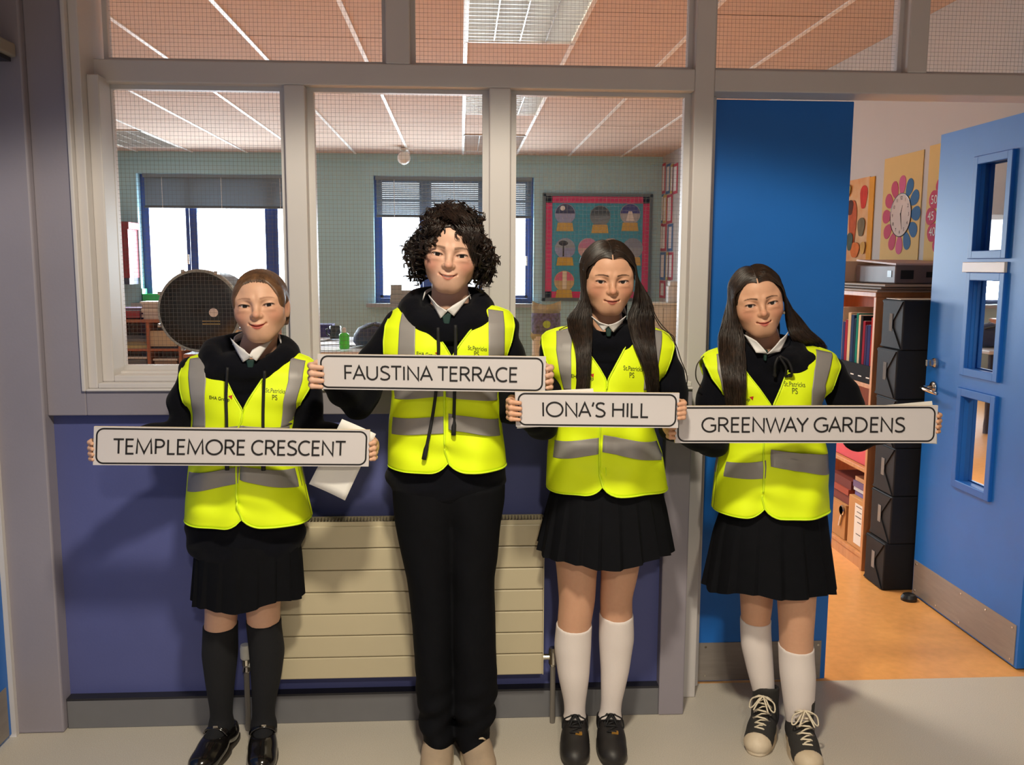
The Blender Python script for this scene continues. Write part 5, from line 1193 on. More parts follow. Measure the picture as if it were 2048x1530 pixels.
# ------------------------------------------------------------------ the builder
def build_person(P):
    Y = P['Y']; hp = P['head']; hd = Head(P['eyes'], P.get('Yh', Y - .02), P.get('yaw', 0), P.get('nod', 0), P.get('tilt', 0), P.get('hs', 1.0))
    vest = Vest(P); bx_, by_ = W(P['cx'], 800, Y)[0], Y; base = (bx_, by_, 0.0)
    # ---------------- joints
    sg = P['sign']; ends = {}
    hands = {}
    for s in (-1, 1):
        h = P['hand'][s]; e = W(h['px'], h['py'], sg['Y']); e[1] += .004
        el = W(*P['elbow'][s][:2], P['elbow'][s][2]); sh = W(*P['shoulder'][s], Y + .01)
        palm = e + np.array([0, .082, 0]); d = el - palm; d = d / np.linalg.norm(d); wr = palm + d * .045
        hands[s] = (e, el, sh, wr, h)
    # ---------------- body: one continuous surface
    hx, hy, hz = hd.o; sc = hd.s
    zx = [(hx - .074*sc, hx + .074*sc, .0019)]; zz_ = [(hz - .112*sc, hz + .03*sc, .0018), (hz + .03*sc, hz + .125*sc, .0035)]; zy = [(hy - .118*sc, hy - .045*sc, .0019), (hy - .045*sc, hy + .03, .004)]
    for s in (-1, 1):
        e, el, sh, wr, h = hands[s]
        zx.append((e[0] - .045, e[0] + .045, .0024)); zz_.append((e[2] - .048, e[2] + .048, .0024)); zy.append((e[1] - .022, e[1] + .06, .0026))
    xmin = min(hands[-1][0][0] - .06, vest.l.min() - .05, hands[-1][1][0] - .08); xmax = max(hands[1][0][0] + .06, vest.r.max() + .05, hands[1][1][0] + .08)
    f = Field(axis(xmin, xmax, .0085, zx), axis(min(sg['Y'] - .04, hy - .13*sc), max(Y + .14, hy + .13), .0075, zy), axis(-.004, hz + .135*sc, .0085, zz_))
    lo, hi = hd.o - .17*sc, hd.o + .17*sc
    def HF(X, Y_, Z):
        x, y, z = hd.loc(X, Y_, Z); return head_sdf(x, y, z, hp) * sc
    sl = f.sl(lo, hi); X, Yg, Z = f.sub(sl); f.F[sl] = HF(X, Yg, Z)
    zs = hands[1][2][2] * .5 + hands[-1][2][2] * .5
    nb_ = np.array([vest.c(vest.top), Y + .012, vest.top - .03])
    f.cone(hd.w((0, .022, -.045)), hd.w((0, .022, -.085))*.4 + nb_*.6, P.get('neck', .047)*sc, .049*sc, k=.012)
    f.cone(hd.w((0, .022, -.085))*.4 + nb_*.6, nb_ - np.array([0, 0, .02]), .048*sc, .050, k=.015)
    zc = vest.top - .16; f.ell((vest.c(zc), Y + .005, zc), (.125, .085, .15), .03); zh = vest.hem - .02
    f.ell((vest.c(zh), Y + .005, zh), (.125, .085, .16), .05); f.cone((vest.c(zc), Y, zc), (vest.c(zh), Y, zh), .085, .09, .04)
    nails = []
    for s in (-1, 1):
        e, el, sh, wr, h = hands[s]
        sh2 = sh + np.array([-s*.020, .004, -.018]); f.cone(nb_ - np.array([0, 0, .035]), sh2, .036, .030, .02); f.cone(sh2, el, .030, .028, .012); f.cone(el, wr, .028, .0205, .012)
        nails += hand(f, e, s, h['kind'], wr, P.get('hands', 1.0), h.get('zo', 0), h.get('spread', 1.0))
    for leg in P['legs']:
        rw = [( (W((a+b)/2, py, leg['Y'])), (W(b, py, leg['Y'])[0] - W(a, py, leg['Y'])[0])/2 ) for py, a, b in leg['rows']]
        pts = [r[0] for r in rw]; rs = [r[1] for r in rw]
        if P.get('skirt') or True:
            top = np.array([pts[0][0]*.8 + vest.c(zh)*.2, Y, zh - .02]); f.cone(top, pts[0], rs[0]*1.05, rs[0], .03)
        an = pts[-1]; pf = leg_profile(leg['rows'], leg['Y']); f.put(leg_loft(pf, leg['Y'], -.0018, an[2], pts[0][2]), (pts[-1][0]-.09, leg['Y']-.08, an[2]), (pts[0][0]+.09, leg['Y']+.08, pts[0][2]), .014)
        R_ = _Rz(math.radians(leg['ang'])); f.cone(an, an + R_ @ np.array([0, -.07, 0])*1.0 + np.array([0, 0, .045 - an[2]]), rs[-1]*.95, .024, .015)
        f.cone(an, (an[0], an[1] + .012, .035), rs[-1]*.9, .024, .01)
    V, Q = surface(f); V = relax(V, Q, 1, .35)
    body = net_obj('person', V, Q, M['skin'], None, base, skin_colors(V, hd, hp))
    tag(body, P['label'], 'person', None)
    # ---------------- eyes
    for s in (-1, 1):
        c = hd.w((s*EYX, EYY, hp.get('eyez', -.0006))); r = EYR * sc
        def sphere(rad, a0, a1, dirv, n=20, m=10):
            dirv = dirv / np.linalg.norm(dirv); u = np.cross(dirv, [0, 0, 1.]); u /= np.linalg.norm(u); v = np.cross(u, dirv)
            return np.array([[c + rad*(math.cos(t)*dirv + math.sin(t)*(math.cos(p)*u + math.sin(p)*v)) for p in np.linspace(0, 2*PI, n)] for t in np.linspace(a0, a1, m)])
        gz = CC - c; gz = gz/np.linalg.norm(gz) + np.array(P.get('gaze', (0, 0, 0)), float)
        ey = obj('eye', MB().grid(sphere(r, 0.01, PI-.01, gz)), M['eye'], body, smooth=True)
        obj('iris', MB().grid(sphere(r*1.018, 0.0, .50, gz)), M['iris'], ey, smooth=True); obj('pupil', MB().grid(sphere(r*1.028, 0.0, .24, gz)), M['pupil'], ey, smooth=True)
        lp = []
        for t in np.linspace(.12, PI - .12, 12):
            ex = .0142*math.cos(t); ez = .0056*hp.get('squint', 1)*math.sin(t) + .10*ex*1 + hp.get('eyez', -.0006)
            yy = EYY - .0150*math.sqrt(max(.05, 1 - (ex/.0172)**2 - (ez/.0140)**2)); lp.append(hd.w((s*(EYX + ex), yy - .0004, ez)))
        obj('eyelash', MB().tube(lp, .00105*sc, 5), M['lash'], body, smooth=True)
    if hp.get('open', 0) > 0:
        mz = -.0560; pts = []
        G = np.array([[hd.w((x, -.0865 + .0125*(x/.0185)**2*.9, mz + hp['smile']*(x/.0185)**2 + dz)) for x in np.linspace(-.014, .014, 15)] for dz in (.0035, -.0035)])
        solid(obj('teeth', MB().grid(G), M['teeth'], body, smooth=True), .002)
    # ---------------- hoodie: torso, sleeves and hood in one fleece
    lo = np.array([xmin - .02, sg['Y'], vest.hem - .17]); top = hd.w((0, 0, -.03))[2]
    h_ = Field(axis(xmin - .05, xmax + .05, .0070, []), axis(min(sg['Y'] + .02, Y - .2), Y + .17, .0070, []), axis(P.get('hoodie_z', vest.hem - .10) - .03, top, .0070, []))
    tr_ = rows_world(P['hoodie'], Y)
    def torso(X, Yg, Z):
        z = Z + 0*X; zf = Z[0, 0, :]
        l = np.interp(zf, tr_[:, 0], tr_[:, 1]); r = np.interp(zf, tr_[:, 0], tr_[:, 2]); bz = np.interp(zf, tr_[:, 0], tr_[:, 3])
        cxx, a = (l + r)/2, (r - l)/2; iv = (zf > vest.hem - .004) & (zf < vest.top - .10)
        a = np.where(iv, np.minimum(a, vest.hw(zf) - .012), a); cxx = np.where(iv, vest.c(zf), cxx); bz = np.where(iv, np.minimum(bz, vest.b(zf) - .014), bz)
        d = (np.sqrt(((X - cxx)/a)**2 + ((Yg - Y - .004)/bz)**2) - 1) * np.minimum(a, bz)
        zl, zt = tr_[0, 0], tr_[-1, 0]
        return np.maximum(d, np.maximum(zl - Z, Z - zt))
    h_.put(torso, (xmin, Y - .2, tr_[0, 0]), (xmax, Y + .2, tr_[-1, 0]), .0)
    for s in (-1, 1):
        e, el, sh, wr, h = hands[s]; aw = P.get('sleeve', .050)
        mid = (sh + el)/2 + np.array([s*.006, 0, 0]); w2 = wr - (wr - el)/np.linalg.norm(wr - el)*.004
        h_.chain([sh + np.array([-s*.008, 0, -.004]), mid, el, lerp(el, w2, .5), w2], [aw*1.06, aw*1.04, aw*.98, aw*.90, .033], .02)
        h_.cone(lerp(el, w2, .9), w2, .034, .031, .006)
    if P.get('hood', True):
        hd_ = P['hoodpx']; ctr = W(hd_['cx'], hd_['side'], Y)[0]; zs_ = W(hd_['cx'], hd_['side'], Y - .02)[2]; zf_ = W(hd_['cx'], hd_['front'], Y - .13)[2]; rx = (W(hd_['xr'], hd_['side'], Y)[0] - W(hd_['xl'], hd_['side'], Y)[0])/2 - hd_['r']
        pts = []; rs = []
        for t in np.linspace(0, 2*PI, 25):
            sn = math.sin(t); fx = max(0, sn)
            pts.append((ctr + rx*math.cos(t), Y + .012 - (.098 if sn > 0 else .075)*sn, zs_ + (zf_ - zs_)*fx**1.6 + .012*max(0, -sn))); rs.append(hd_['r']*(1 - .22*fx + .35*max(0, -sn)))
        h_.chain(pts, rs, .014)
    cl_ = P['collar']; zt_ = W(cl_['c'][0], cl_['c'][1], Y - .09)[2]; cxn = W(cl_['c'][0], cl_['c'][1], Y - .09)[0]
    h_.cone((cxn, Y - .045, zt_ - .004), (cxn, Y + .0, zt_ + .11), .030, .098, .012, 'sub')
    X, Yg, Z = h_.sub((slice(None),)*3); q = P['seed']
    h_.F += (.0022*np.sin(38*X + 51*Z + 20*Yg + q) + .0018*np.sin(-47*X + 83*Z + q*2) + .0012*np.sin(90*Z + 30*Yg + 3*q)).astype(np.float32) * P.get('folds', 1.0)
    V, Q = surface(h_); V = relax(V, Q, 1)
    ho = net_obj('hoodie', V, Q, M['navy'], body)
    # ---------------- shirt collar and tie
    ny = Y - .075
    for s, key in ((-1, 'L'), (1, 'R')):
        A = [W(p[0], p[1], ny + dy) for p, dy in zip(cl_[key], (.045, -.028, -.036, -.020))]
        # A: outer top, tip, inner low, centre top
        G = np.array([[lerp(lerp(A[0], A[3], u), lerp(A[1], A[2], u), v) + np.array([0, -.008*math.sin(PI*u)*(1-v) - .006*math.sin(PI*v), 0]) for u in np.linspace(0, 1, 7)] for v in np.linspace(0, 1, 6)])
        solid(obj('shirt_collar', MB().grid(G), M['shirt'], body, smooth=True), .0025)
    band = np.array([[hd.o*0 + np.array([cxn, Y + .004, zt_]) + np.array([(.062 + .006*k)*math.cos(t), (.066)*math.sin(t)*.95, .038 - .022*k + .018*math.sin(t)]) for t in np.linspace(0.0, PI, 24)] for k in (0, 1)])
    solid(obj('collar_band', MB().grid(band), M['shirt'], body, smooth=True), .003)
    kx, ky = P['knot']; k0 = W(kx, ky, ny - .03); kw = P.get('knotw', .013)
    obj('tie_knot', MB().prism([k0 + np.array(p) for p in ((-kw, .0, .012), (kw, .0, .012), (kw*.55, 0, -.020), (-kw*.55, 0, -.020))], (0, .014, 0)), M['tie'], body, bevel=.003)
    # ---------------- vest
    mb = MB(); mb.grid(vest.panel(-1)); mb.grid(vest.panel(1)); mb.grid(vest.back())
    vo = obj('safety_vest', mb, M['vest'], body, smooth=True, fix=False); solid(vo, .0022)
    for s in (-1, 1):
        G = vest.panel(s); ed = np.concatenate([G[:, 0], G[-1, 1:]]); ed = ed + np.array([0, -.0022, 0])
        obj('binding', MB().tube(ed[::1], .0026 if s > 0 else .0018, 6), M['vest_edge'], vo, smooth=True)
        oe = G[1:, -1]; k = int(np.argmin(np.abs(oe[:, 2] - (vest.top - vest.arm)))); obj('binding', MB().tube(oe[:k], .0026, 6), M['vest_edge'], vo, smooth=True)
    for i, (L, R_) in enumerate(P['strips']): solid(obj('reflective_strip', MB().grid(vest.patch(L, R_, .0036 + (.003 if i in P.get('top_strips', ()) else 0))), M['strip'], vo, smooth=True, fix=False), .001)
    for (zt0, zt1) in P['backbands']:
        z0 = W(P['cx'], zt0, Y)[2]; z1 = W(P['cx'], zt1, Y)[2]
        G = np.array([[(vest.c(z) + (vest.a(z)+.002)*np.sign(math.cos(t))*abs(math.cos(t))**(2/vest.N), Y + (vest.b(z)*.95+.003)*abs(math.sin(t))**(2/vest.N), z) for t in np.linspace(.02, PI-.02, 30)] for z in np.linspace(z0, z1, 4)])
        solid(obj('reflective_strip', MB().grid(G), M['strip'], vo, smooth=True, fix=False), .001)
    for (body_, px, py, wpx, m_, hs_) in P['prints']:
        v, fc = text_obj('lettering', body_, 1.0, None, None, None, None)
        c0 = W(px, py, Y - .12); sx = (W(px + wpx/2, py, Y - .12)[0] - W(px - wpx/2, py, Y - .12)[0]) / (v[:, 0].max() - v[:, 0].min()); sy = sx * hs_
        vs = []
        for p in v:
            x = c0[0] + p[0]*sx; z = c0[2] + p[1]*sy + p[0]*sx*P.get('print_slope', -.10); vs.append((x, float(vest.y(x, z, .0010)) - (.0044 if x > vest.c(z) else .0009), z))
        solid(obj('lettering', MB().add(vs, fc), m_, vo, fix=False), .0006)
    for (px, py) in P.get('marks', ()):
        c0 = W(px, py, Y - .12); pts = [(c0[0] + dx, float(vest.y(c0[0]+dx, c0[2]+dz, .0010)) - .0012, c0[2] + dz) for dx, dz in ((-.0055, .003), (.005, .006), (.004, -.006), (-.001, -.001))]
        obj('red_mark', MB().prism(pts, (0, .001, 0)), mat('print_red', S(190, 44, 28), .6), vo)
    # ---------------- drawstrings
    for pl_ in P.get('cords', ()):
        pts = []
        for (px, py) in pl_:
            g0 = W(px, py, Y - .14); yv = float(vest.y(g0[0], g0[2], .009)) if g0[2] < vest.top - .06 else Y - .125
            g1 = W(px, py, yv); pts.append((g1[0], float(vest.y(g1[0], g1[2], .009)) - .003 if g1[2] < vest.top - .06 else yv, g1[2]))
        pts = catmull(np.array([pts]), 24)[0]; r = np.full(24, P.get('cordr', .0042)); r[-3:] *= 1.5
        obj('drawstring', MB().tube(pts, r, 7), M['cord'], body, smooth=True)
    # ---------------- skirt or trousers
    if 'skirt' in P:
        t = rows_world(P['skirt'], Y); nr, na = 18, 240; zz = np.linspace(t[-1, 0], t[0, 0], nr); G = np.zeros((nr, na + 1, 3)); npl = P.get('pleats', 20)
        for i, z in enumerate(zz):
            l, r = np.interp(z, t[:, 0], t[:, 1]), np.interp(z, t[:, 0], t[:, 2]); b = np.interp(z, t[:, 0], t[:, 3]); k = i/(nr-1)
            for j in range(na + 1):
                a = 2*PI*j/na; w = (a*npl/(2*PI) + P['seed']*.37) % 1.0; sw = (w/.82 if w < .82 else (1-w)/.18)
                m_ = 1 + (sw - .7)*.075*k**.8 + .012*k*math.sin(3*a + P['seed']); dz = .010*k*math.sin(2*a + P['seed']*2) + .006*k*math.sin(5*a)
                G[i, j] = ((l+r)/2 + (r-l)/2*math.cos(a)*m_*.985, Y + b*math.sin(a)*m_, z + dz)
        solid(obj('skirt', MB().grid(G), M['navy2'], body, smooth=False), .002)
    if 'trousers' in P:
        tf = None
        xs = [p for leg in P['trousers'] for py, a, b in leg for p in (W(a, py, Y)[0], W(b, py, Y)[0])]
        tf = Field(axis(min(xs)-.04, max(xs)+.04, .0065, []), axis(Y-.20, Y+.16, .0065, []), axis(.03, W(900, P['trousers'][0][0][0], Y)[2] + .06, .0075, []))
        for leg in P['trousers']:
            rw = rows_world(leg, Y)
            def lf(X, Yg, Z, rw=rw):
                zf = Z[0, 0, :]; l = np.interp(zf, rw[:, 0], rw[:, 1]); r = np.interp(zf, rw[:, 0], rw[:, 2]); a = (r-l)/2; c = (l+r)/2; bb = np.interp(zf, [0, .1, .5, .85, 1.0], [.088, .082, .084, .108, .108]); cy = Y + np.interp(zf, [0, .12, .5, .9], [-.02, -.012, .0, .0])
                d = (np.sqrt(((X-c)/a)**2 + ((Yg-cy)/bb)**2) - 1)*np.minimum(a, bb); return np.maximum(d, np.maximum(rw[0, 0] + .16*(Yg - Y + .03) - Z, Z - rw[-1, 0]))
            tf.put(lf, (min(xs), Y-.18, .03), (max(xs), Y+.14, 1.2), .012)
        X, Yg, Z = tf.sub((slice(None),)*3); low = np.exp(-((Z-.14)/.10)**2)
        tf.F += ((.0035*np.sin(70*Z + 24*X) + .003*np.sin(105*Z - 40*X + 1))*low + .0014*np.sin(30*Z + 50*X)).astype(np.float32)
        V, Q = surface(tf); V = relax(V, Q, 1); net_obj('trousers', V, Q, M['navy2'], body)
    # ---------------- socks, shoes
    for leg in P['legs']:
        if 'sock' in leg:
            rw = [(W((a+b)/2, py, leg['Y']), (W(b, py, leg['Y'])[0] - W(a, py, leg['Y'])[0])/2) for py, a, b in leg['rows']]
            pts = np.array([r[0] for r in rw]); rs = np.array([r[1] for r in rw]); zt = W(leg['rows'][0][1], leg['sock'], leg['Y'])[2]
            sf = Field(axis(pts[:, 0].min()-.075, pts[:, 0].max()+.075, .0042, []), axis(leg['Y']-.125, leg['Y']+.075, .0045, []), axis(.03, zt + .03, .0050, []))
            pf = leg_profile(leg['rows'], leg['Y']); sf.put(leg_loft(pf, leg['Y'], .0014, pts[-1][2] - .004, zt + .025), (pts[:, 0].min()-.08, leg['Y']-.08, .03), (pts[:, 0].max()+.08, leg['Y']+.08, zt+.03), .0); sf.cone(pts[-1], (pts[-1][0], pts[-1][1]+.004, .04), rs[-1], rs[-1], .012); Rl = _Rz(math.radians(leg['ang'])); sf.cone(pts[-1], pts[-1] + Rl @ np.array([0, -.075, 0]) + np.array([0, 0, .047 - pts[-1][2]]), rs[-1]*.98 + .001, .0262, .016)
            X, Yg, Z = sf.sub((slice(None),)*3); sf.F = np.maximum(sf.F, Z - zt - .16*(Yg - leg['Y']) - .01 + 0*X)
            V, Q = surface(sf); V = relax(V, Q, 1)
            so = net_obj('sock', V, Q, leg['sockm'], body)
        an = W((leg['rows'][-1][1] + leg['rows'][-1][2])/2, leg['rows'][-1][0], leg['Y'])
        shoe(body, P['shoe'], (an[0], an[1] - .004), leg['ang'], P.get('shoes', 1.0), None)
    return body, hd, vest, hands, nails
M['lash'] = mat('eyelash_dark', S(40, 28, 24), .6)

# ------------------------------------------------------------------ street signs
def seg_text(s):
    """strokes of plain sans capitals, unit cap height -> polylines, total width"""
    arc = lambda cx, cy, rx, ry, a0, a1, n=18: [(cx + rx*math.cos(math.radians(a)), cy + ry*math.sin(math.radians(a))) for a in np.linspace(a0, a1, n)]
    G = {'A': ([[(0, 0), (.36, 1), (.72, 0)], [(.125, .33), (.595, .33)]], .72), 'C': ([arc(.42, .5, .42, .5, 52, 308)], .68),
         'D': ([[(0, 0), (0, 1), (.2, 1)] + arc(.2, .5, .46, .5, 90, -90) + [(0, 0)]], .66), 'E': ([[(.44, 1), (0, 1), (0, 0), (.45, 0)], [(0, .53), (.40, .53)]], .45),
         'F': ([[(.43, 1), (0, 1), (0, 0)], [(0, .5), (.39, .5)]], .43), 'G': ([arc(.45, .5, .45, .5, 52, 318) + [(.79, .47), (.50, .47)]], .79),
         'H': ([[(0, 0), (0, 1)], [(.64, 0), (.64, 1)], [(0, .53), (.64, .53)]], .64), 'I': ([[(0, 0), (0, 1)]], .0), 'L': ([[(0, 1), (0, 0), (.42, 0)]], .42),
         'M': ([[(0, 0), (.05, 1), (.46, .06), (.87, 1), (.92, 0)]], .92), 'N': ([[(0, 0), (0, 1), (.64, 0), (.64, 1)]], .64), 'O': ([arc(.49, .5, .49, .51, 90, 450, 30)], .98),
         'P': ([[(0, 0), (0, 1), (.24, 1)] + arc(.24, .74, .27, .26, 90, -90) + [(0, .48)]], .51), 'R': ([[(0, 0), (0, 1), (.24, 1)] + arc(.24, .75, .27, .25, 90, -90) + [(0, .5)], [(.26, .5), (.58, 0)]], .58),
         'S': ([[(.53, .90), (.44, .97), (.30, 1), (.14, .96), (.05, .83), (.07, .67), (.19, .57), (.34, .50), (.48, .41), (.56, .28), (.53, .12), (.40, .02), (.24, 0), (.10, .03), (.0, .11)]], .56),
         'T': ([[(0, 1), (.64, 1)], [(.32, 1), (.32, 0)]], .64), 'U': ([[(0, 1), (0, .34)] + arc(.31, .34, .31, .34, 180, 360) + [(.62, 1)]], .62),
         'W': ([[(0, 1), (.27, 0), (.54, .96), (.81, 0), (1.08, 1)]], 1.08), 'Y': ([[(0, 1), (.33, .47), (.66, 1)], [(.33, .47), (.33, 0)]], .66), "'": ([[(.12, 1.04), (.04, .74)]], .12)}
    out = []; x = 0
    SB = {'A': .0, 'T': .02, 'W': .0, 'Y': .0, 'C': .07, 'O': .07, 'G': .07, 'S': .06, "'": .04, 'L': .11}
    for i, ch in enumerate(s):
        if ch == ' ': x += .30; continue
        st, w = G[ch]; sb = SB.get(ch, .115); x += sb
        out += [[(x + a, b) for a, b in pl] for pl in st]; x += w + (.05 if ch in 'LEFCR' else SB.get(ch, .115)) + .025
    return out, x
def stroke_quads(pl, w):
    """mitred outline of a polyline: list of quads (2D)"""
    p = np.array([q for i, q in enumerate(pl) if i == 0 or abs(q[0]-pl[i-1][0]) + abs(q[1]-pl[i-1][1]) > 1e-4], float); n = len(p); d = np.diff(p, axis=0); d /= np.linalg.norm(d, axis=1, keepdims=True) + 1e-9
    nr = np.stack([-d[:, 1], d[:, 0]], 1); L = np.zeros((n, 2)); 
    closed = np.linalg.norm(p[0] - p[-1]) < 1e-6
    for i in range(n):
        if closed and i in (0, n-1): m = nr[0] + nr[-1]; a = nr[0]
        elif i == 0: m = nr[0]; a = nr[0]
        elif i == n-1: m = nr[-1]; a = nr[-1]
        else: m = nr[i-1] + nr[i]; a = nr[i]
        m = m / (np.linalg.norm(m) + 1e-9); L[i] = m * min(w/2 / max(.30, float(m @ a)), w*1.1)
    return [(p[i] + L[i], p[i+1] + L[i+1], p[i+1] - L[i+1], p[i] - L[i]) for i in range(n-1)]
M['sign_face'] = mat('sign_face_white', S(204, 199, 201), .45, var=.02, scale=7); M['sign_edge'] = mat('sign_board_edge', S(226, 206, 170), .7); M['sign_ink'] = mat('sign_ink_black', S(22, 20, 22), .5)
def street_sign(P, text, label):
    sg = P['sign']; cn = [W(x, y, sg['Y']) for x, y in sg['c']]           # TL TR BR BL
    wdt = np.linalg.norm(cn[1] - cn[0]); hgt = np.linalg.norm(cn[3] - cn[0])
    def pt(s, t, off=0.0): q = lerp(lerp(cn[0], cn[1], s), lerp(cn[3], cn[2], s), t); return q + np.array([0, -off, 0])
    c = pt(.5, .5); base = c + np.array([0, .004, -hgt/2])
    r = thing('street_sign', label, 'sign', base, 'street name signs held by the children')
    n = 12; bd = MB().prism([pt(0, 0), pt(0, 1), pt(1, 1), pt(1, 0)], (0, .008, 0))
    obj('board', bd, M['sign_edge'], r)
    obj('face_sheet', MB().prism([pt(0, 0, .0006), pt(0, 1, .0006), pt(1, 1, .0006), pt(1, 0, .0006)], (0, .0005, 0)), M['sign_face'], r)
    rad = .020; bw = .0042 ; mx_, my_ = .006, .003
    def rr(ins):
        pts = []; R_ = rad - (ins - my_)
        for cx, cy, a0 in ((wdt-mx_-rad, my_+rad, -90), (wdt-mx_-rad, hgt-my_-rad, 0), (mx_+rad, hgt-my_-rad, 90), (mx_+rad, my_+rad, 180)):
            for a in np.linspace(a0, a0+90, 9): pts.append((cx + R_*math.cos(math.radians(a)), cy + R_*math.sin(math.radians(a))))
        return pts
    o_, i_ = rr(my_), rr(my_ + bw); m_ = len(o_); Pf = lambda p, off: pt(p[0]/wdt, p[1]/hgt, off)
    obj('border_line', MB().add([Pf(p, .0012) for p in o_] + [Pf(p, .0012) for p in i_], [(k, (k+1) % m_, m_+(k+1) % m_, m_+k) for k in range(m_)]), M['sign_ink'], r)
    st, tw = seg_text(text); x0, x1, y0, y1 = sg['text']
    (ax_, ay_), (bx2, by2), (cx2, cy2), (dx2, dy2) = sg['c']
    def inv(px, py):
        s_ = (px - (ax_+dx2)/2) / ((bx2+cx2)/2 - (ax_+dx2)/2); yt = ay_ + (by2-ay_)*s_; yb = dy2 + (cy2-dy2)*s_
        return s_*wdt, (py - yt)/(yb - yt)*hgt
    xm = (x0+x1)/2; u0 = inv(x0, y1)[0]; u1 = inv(x1, y0)[0]; v1 = inv(xm, y1)[1]; v0 = inv(xm, y0)[1]
    sx = (u1 - u0)/tw; sy = (v1 - v0); mb = MB(); lw = .128
    asp = sx/sy
    for ip, pl in enumerate(st):
        for qd in stroke_quads([(a*asp, b) for a, b in pl], lw):
            mb.add([Pf((u0 + q[0]*sy, v1 - q[1]*sy), .0015 + .00004*ip) for q in qd], [(0, 1, 2, 3)])
    obj('lettering', mb, M['sign_ink'], r, fix=False)
    return r
INK = mat('print_olive', S(96, 104, 24), .6); INKB = mat('print_dark', S(40, 44, 20), .6)
# ================================================================== CHILD 1 (far left)
P1 = dict(seed=1.3, Y=-.385, cx=497, eyes=(512, 611), yaw=3, nod=-2, tilt=-3.5, hs=1.0,
    head=dict(crown=.094, wide=.97, smile=.0065, mouth=.0205, squint=.80, blush=.75, skin=(213, 168, 141), brow=(128, 86, 62), browa=.55, browt=.9, browz=.0170, lipc=(172, 70, 64)),
    neck=.045, label='child with hair tied back, yellow vest, skirt and navy knee socks, far left',
    sign=dict(Y=-.60, c=[(188, 853), (740, 860), (737, 933), (186, 930)], text=(226, 692, 880.5, 908.5)),
    hand={-1: dict(px=188, py=903, kind='side'), 1: dict(px=738, py=903, kind='side')},
    shoulder={-1: (385, 742), 1: (607, 742)}, elbow={-1: (366, 868, -.40), 1: (612, 868, -.40)}, sleeve=.043,
    vest=[(706, 417, 580), (708, 405, 590), (717, 374, 615), (726, 364, 626), (745, 362, 629), (775, 366, 622), (808, 377, 602), (840, 381, 588), (880, 379, 588), (935, 374, 597), (1000, 370, 611), (1038, 367, 620)],
    vneck=[(702, 419, 584), (709, 424, 562), (725, 430, 545), (760, 451, 523), (795, 474, 502), (818, 489, 490), (840, 489, 488)], armpit=.175,
    strips=[([(381, 717), (378, 760), (383, 800), (385, 856)], [(413, 712), (413, 760), (410, 800), (411, 856)]), ([(583, 714), (578, 760), (568, 800), (562, 856)], [(612, 721), (606, 760), (594, 800), (584, 850)]),
            ([(377, 850), (377, 884)], [(489, 850), (489, 884)]), ([(488, 850), (488, 886)], [(588, 850), (590, 886)]), ([(371, 937), (370, 975)], [(480, 932), (477, 966)]), ([(482, 930), (481, 958)], [(598, 934), (608, 968)])], top_strips=(5, 3), backbands=[(850, 885), (935, 970)],
    hoodie=[(700, 470, 530, .07), (712, 420, 575, .085), (735, 380, 612, .10), (800, 386, 600, .105), (900, 384, 594, .105), (1000, 376, 604, .110), (1080, 372, 608, .098), (1105, 378, 602, .098), (1118, 395, 585, .09)], hoodie_z=.38,
    hoodpx=dict(cx=497, side=708, front=748, xl=399, xr=595, r=.029),
    collar=dict(c=(499, 708), L=[(461, 676), (486, 724), (505, 713), (489, 700)], R=[(546, 678), (513, 722), (498, 712), (505, 700)]), knot=(500, 728), knotw=.011,
    prints=[('EHA Group', 437, 798, 42, INKB, 1.1), ('St.Patricks', 548, 784, 38, INK, 1.3), ('PS', 547, 797, 10, INK, 1.3)], marks=[(460, 795)],
    cords=[[(455, 735), (453, 790), (454, 850), (455, 940)], [(529, 742), (528, 790), (527, 850), (528, 940)]],
    skirt=[(1075, 392, 600, .094), (1110, 388, 604, .096), (1195, 381, 608, .100)], pleats=18,
    legs=[dict(Y=-.355, ang=-13, sock=1256, sockm=M['sock_n'], rows=[(1180, 408, 480), (1225, 409, 476), (1262, 406, 473), (1310, 403, 473), (1360, 411, 468), (1415, 421, 464), (1448, 422, 464)]),
          dict(Y=-.355, ang=9, sock=1246, sockm=M['sock_n'], rows=[(1180, 489, 564), (1220, 491, 561), (1255, 494, 561), (1305, 498, 567), (1360, 503, 560), (1415, 506, 548), (1452, 505, 550)])],
    shoe='mary', shoes=.98, hands=.86)
b1, hd1, v1_, h1, _ = build_person(P1)
street_sign(P1, 'TEMPLEMORE CRESCENT', 'white street sign reading TEMPLEMORE CRESCENT, held lowest on the left')
SCALP_F = P1['head']
hm1 = hair_mat('hair_light_brown', (70, 48, 32), (112, 80, 54), .42)
cap = hair_cap(b1, hd1, hm1, (0, -.110, -.022), (.0690, .092, .103), .004, -.06, True)
dirs = []
for k in range(1300):
    a = rng.uniform(-1, 1); z = .060 - .075*abs(a)**2.6 + rng.uniform(-.003, .02)*rng.uniform(0, 1); x = a*.080
    y = -.072*math.sqrt(max(0, 1 - (x/.085)**2)) + .012*abs(a)**3 + rng.uniform(-.002, .02)*rng.uniform(0, 1); dirs.append((x, y - EC[1], z - EC[2]))
d0 = np.array(dirs); d0 /= np.linalg.norm(d0, axis=1, keepdims=True); d1 = np.array([0, .95, .12])[None] + rng.normal(0, .05, d0.shape)
pts = [on_scalp(d0*(1-t) + d1*t + np.array([0, 0, .25*math.sin(PI*t)]), kq) for t, kq in ((0, .99), (.10, 1.035), (.25, 1.060), (.5, 1.075), (.75, 1.072), (1.0, 1.06))]
add_strands(cap, 'strands', hd1.ws(np.stack(pts, 1).reshape(-1, 3)).reshape(-1, 6, 3), .0010, .0006, hm1, root=.25)
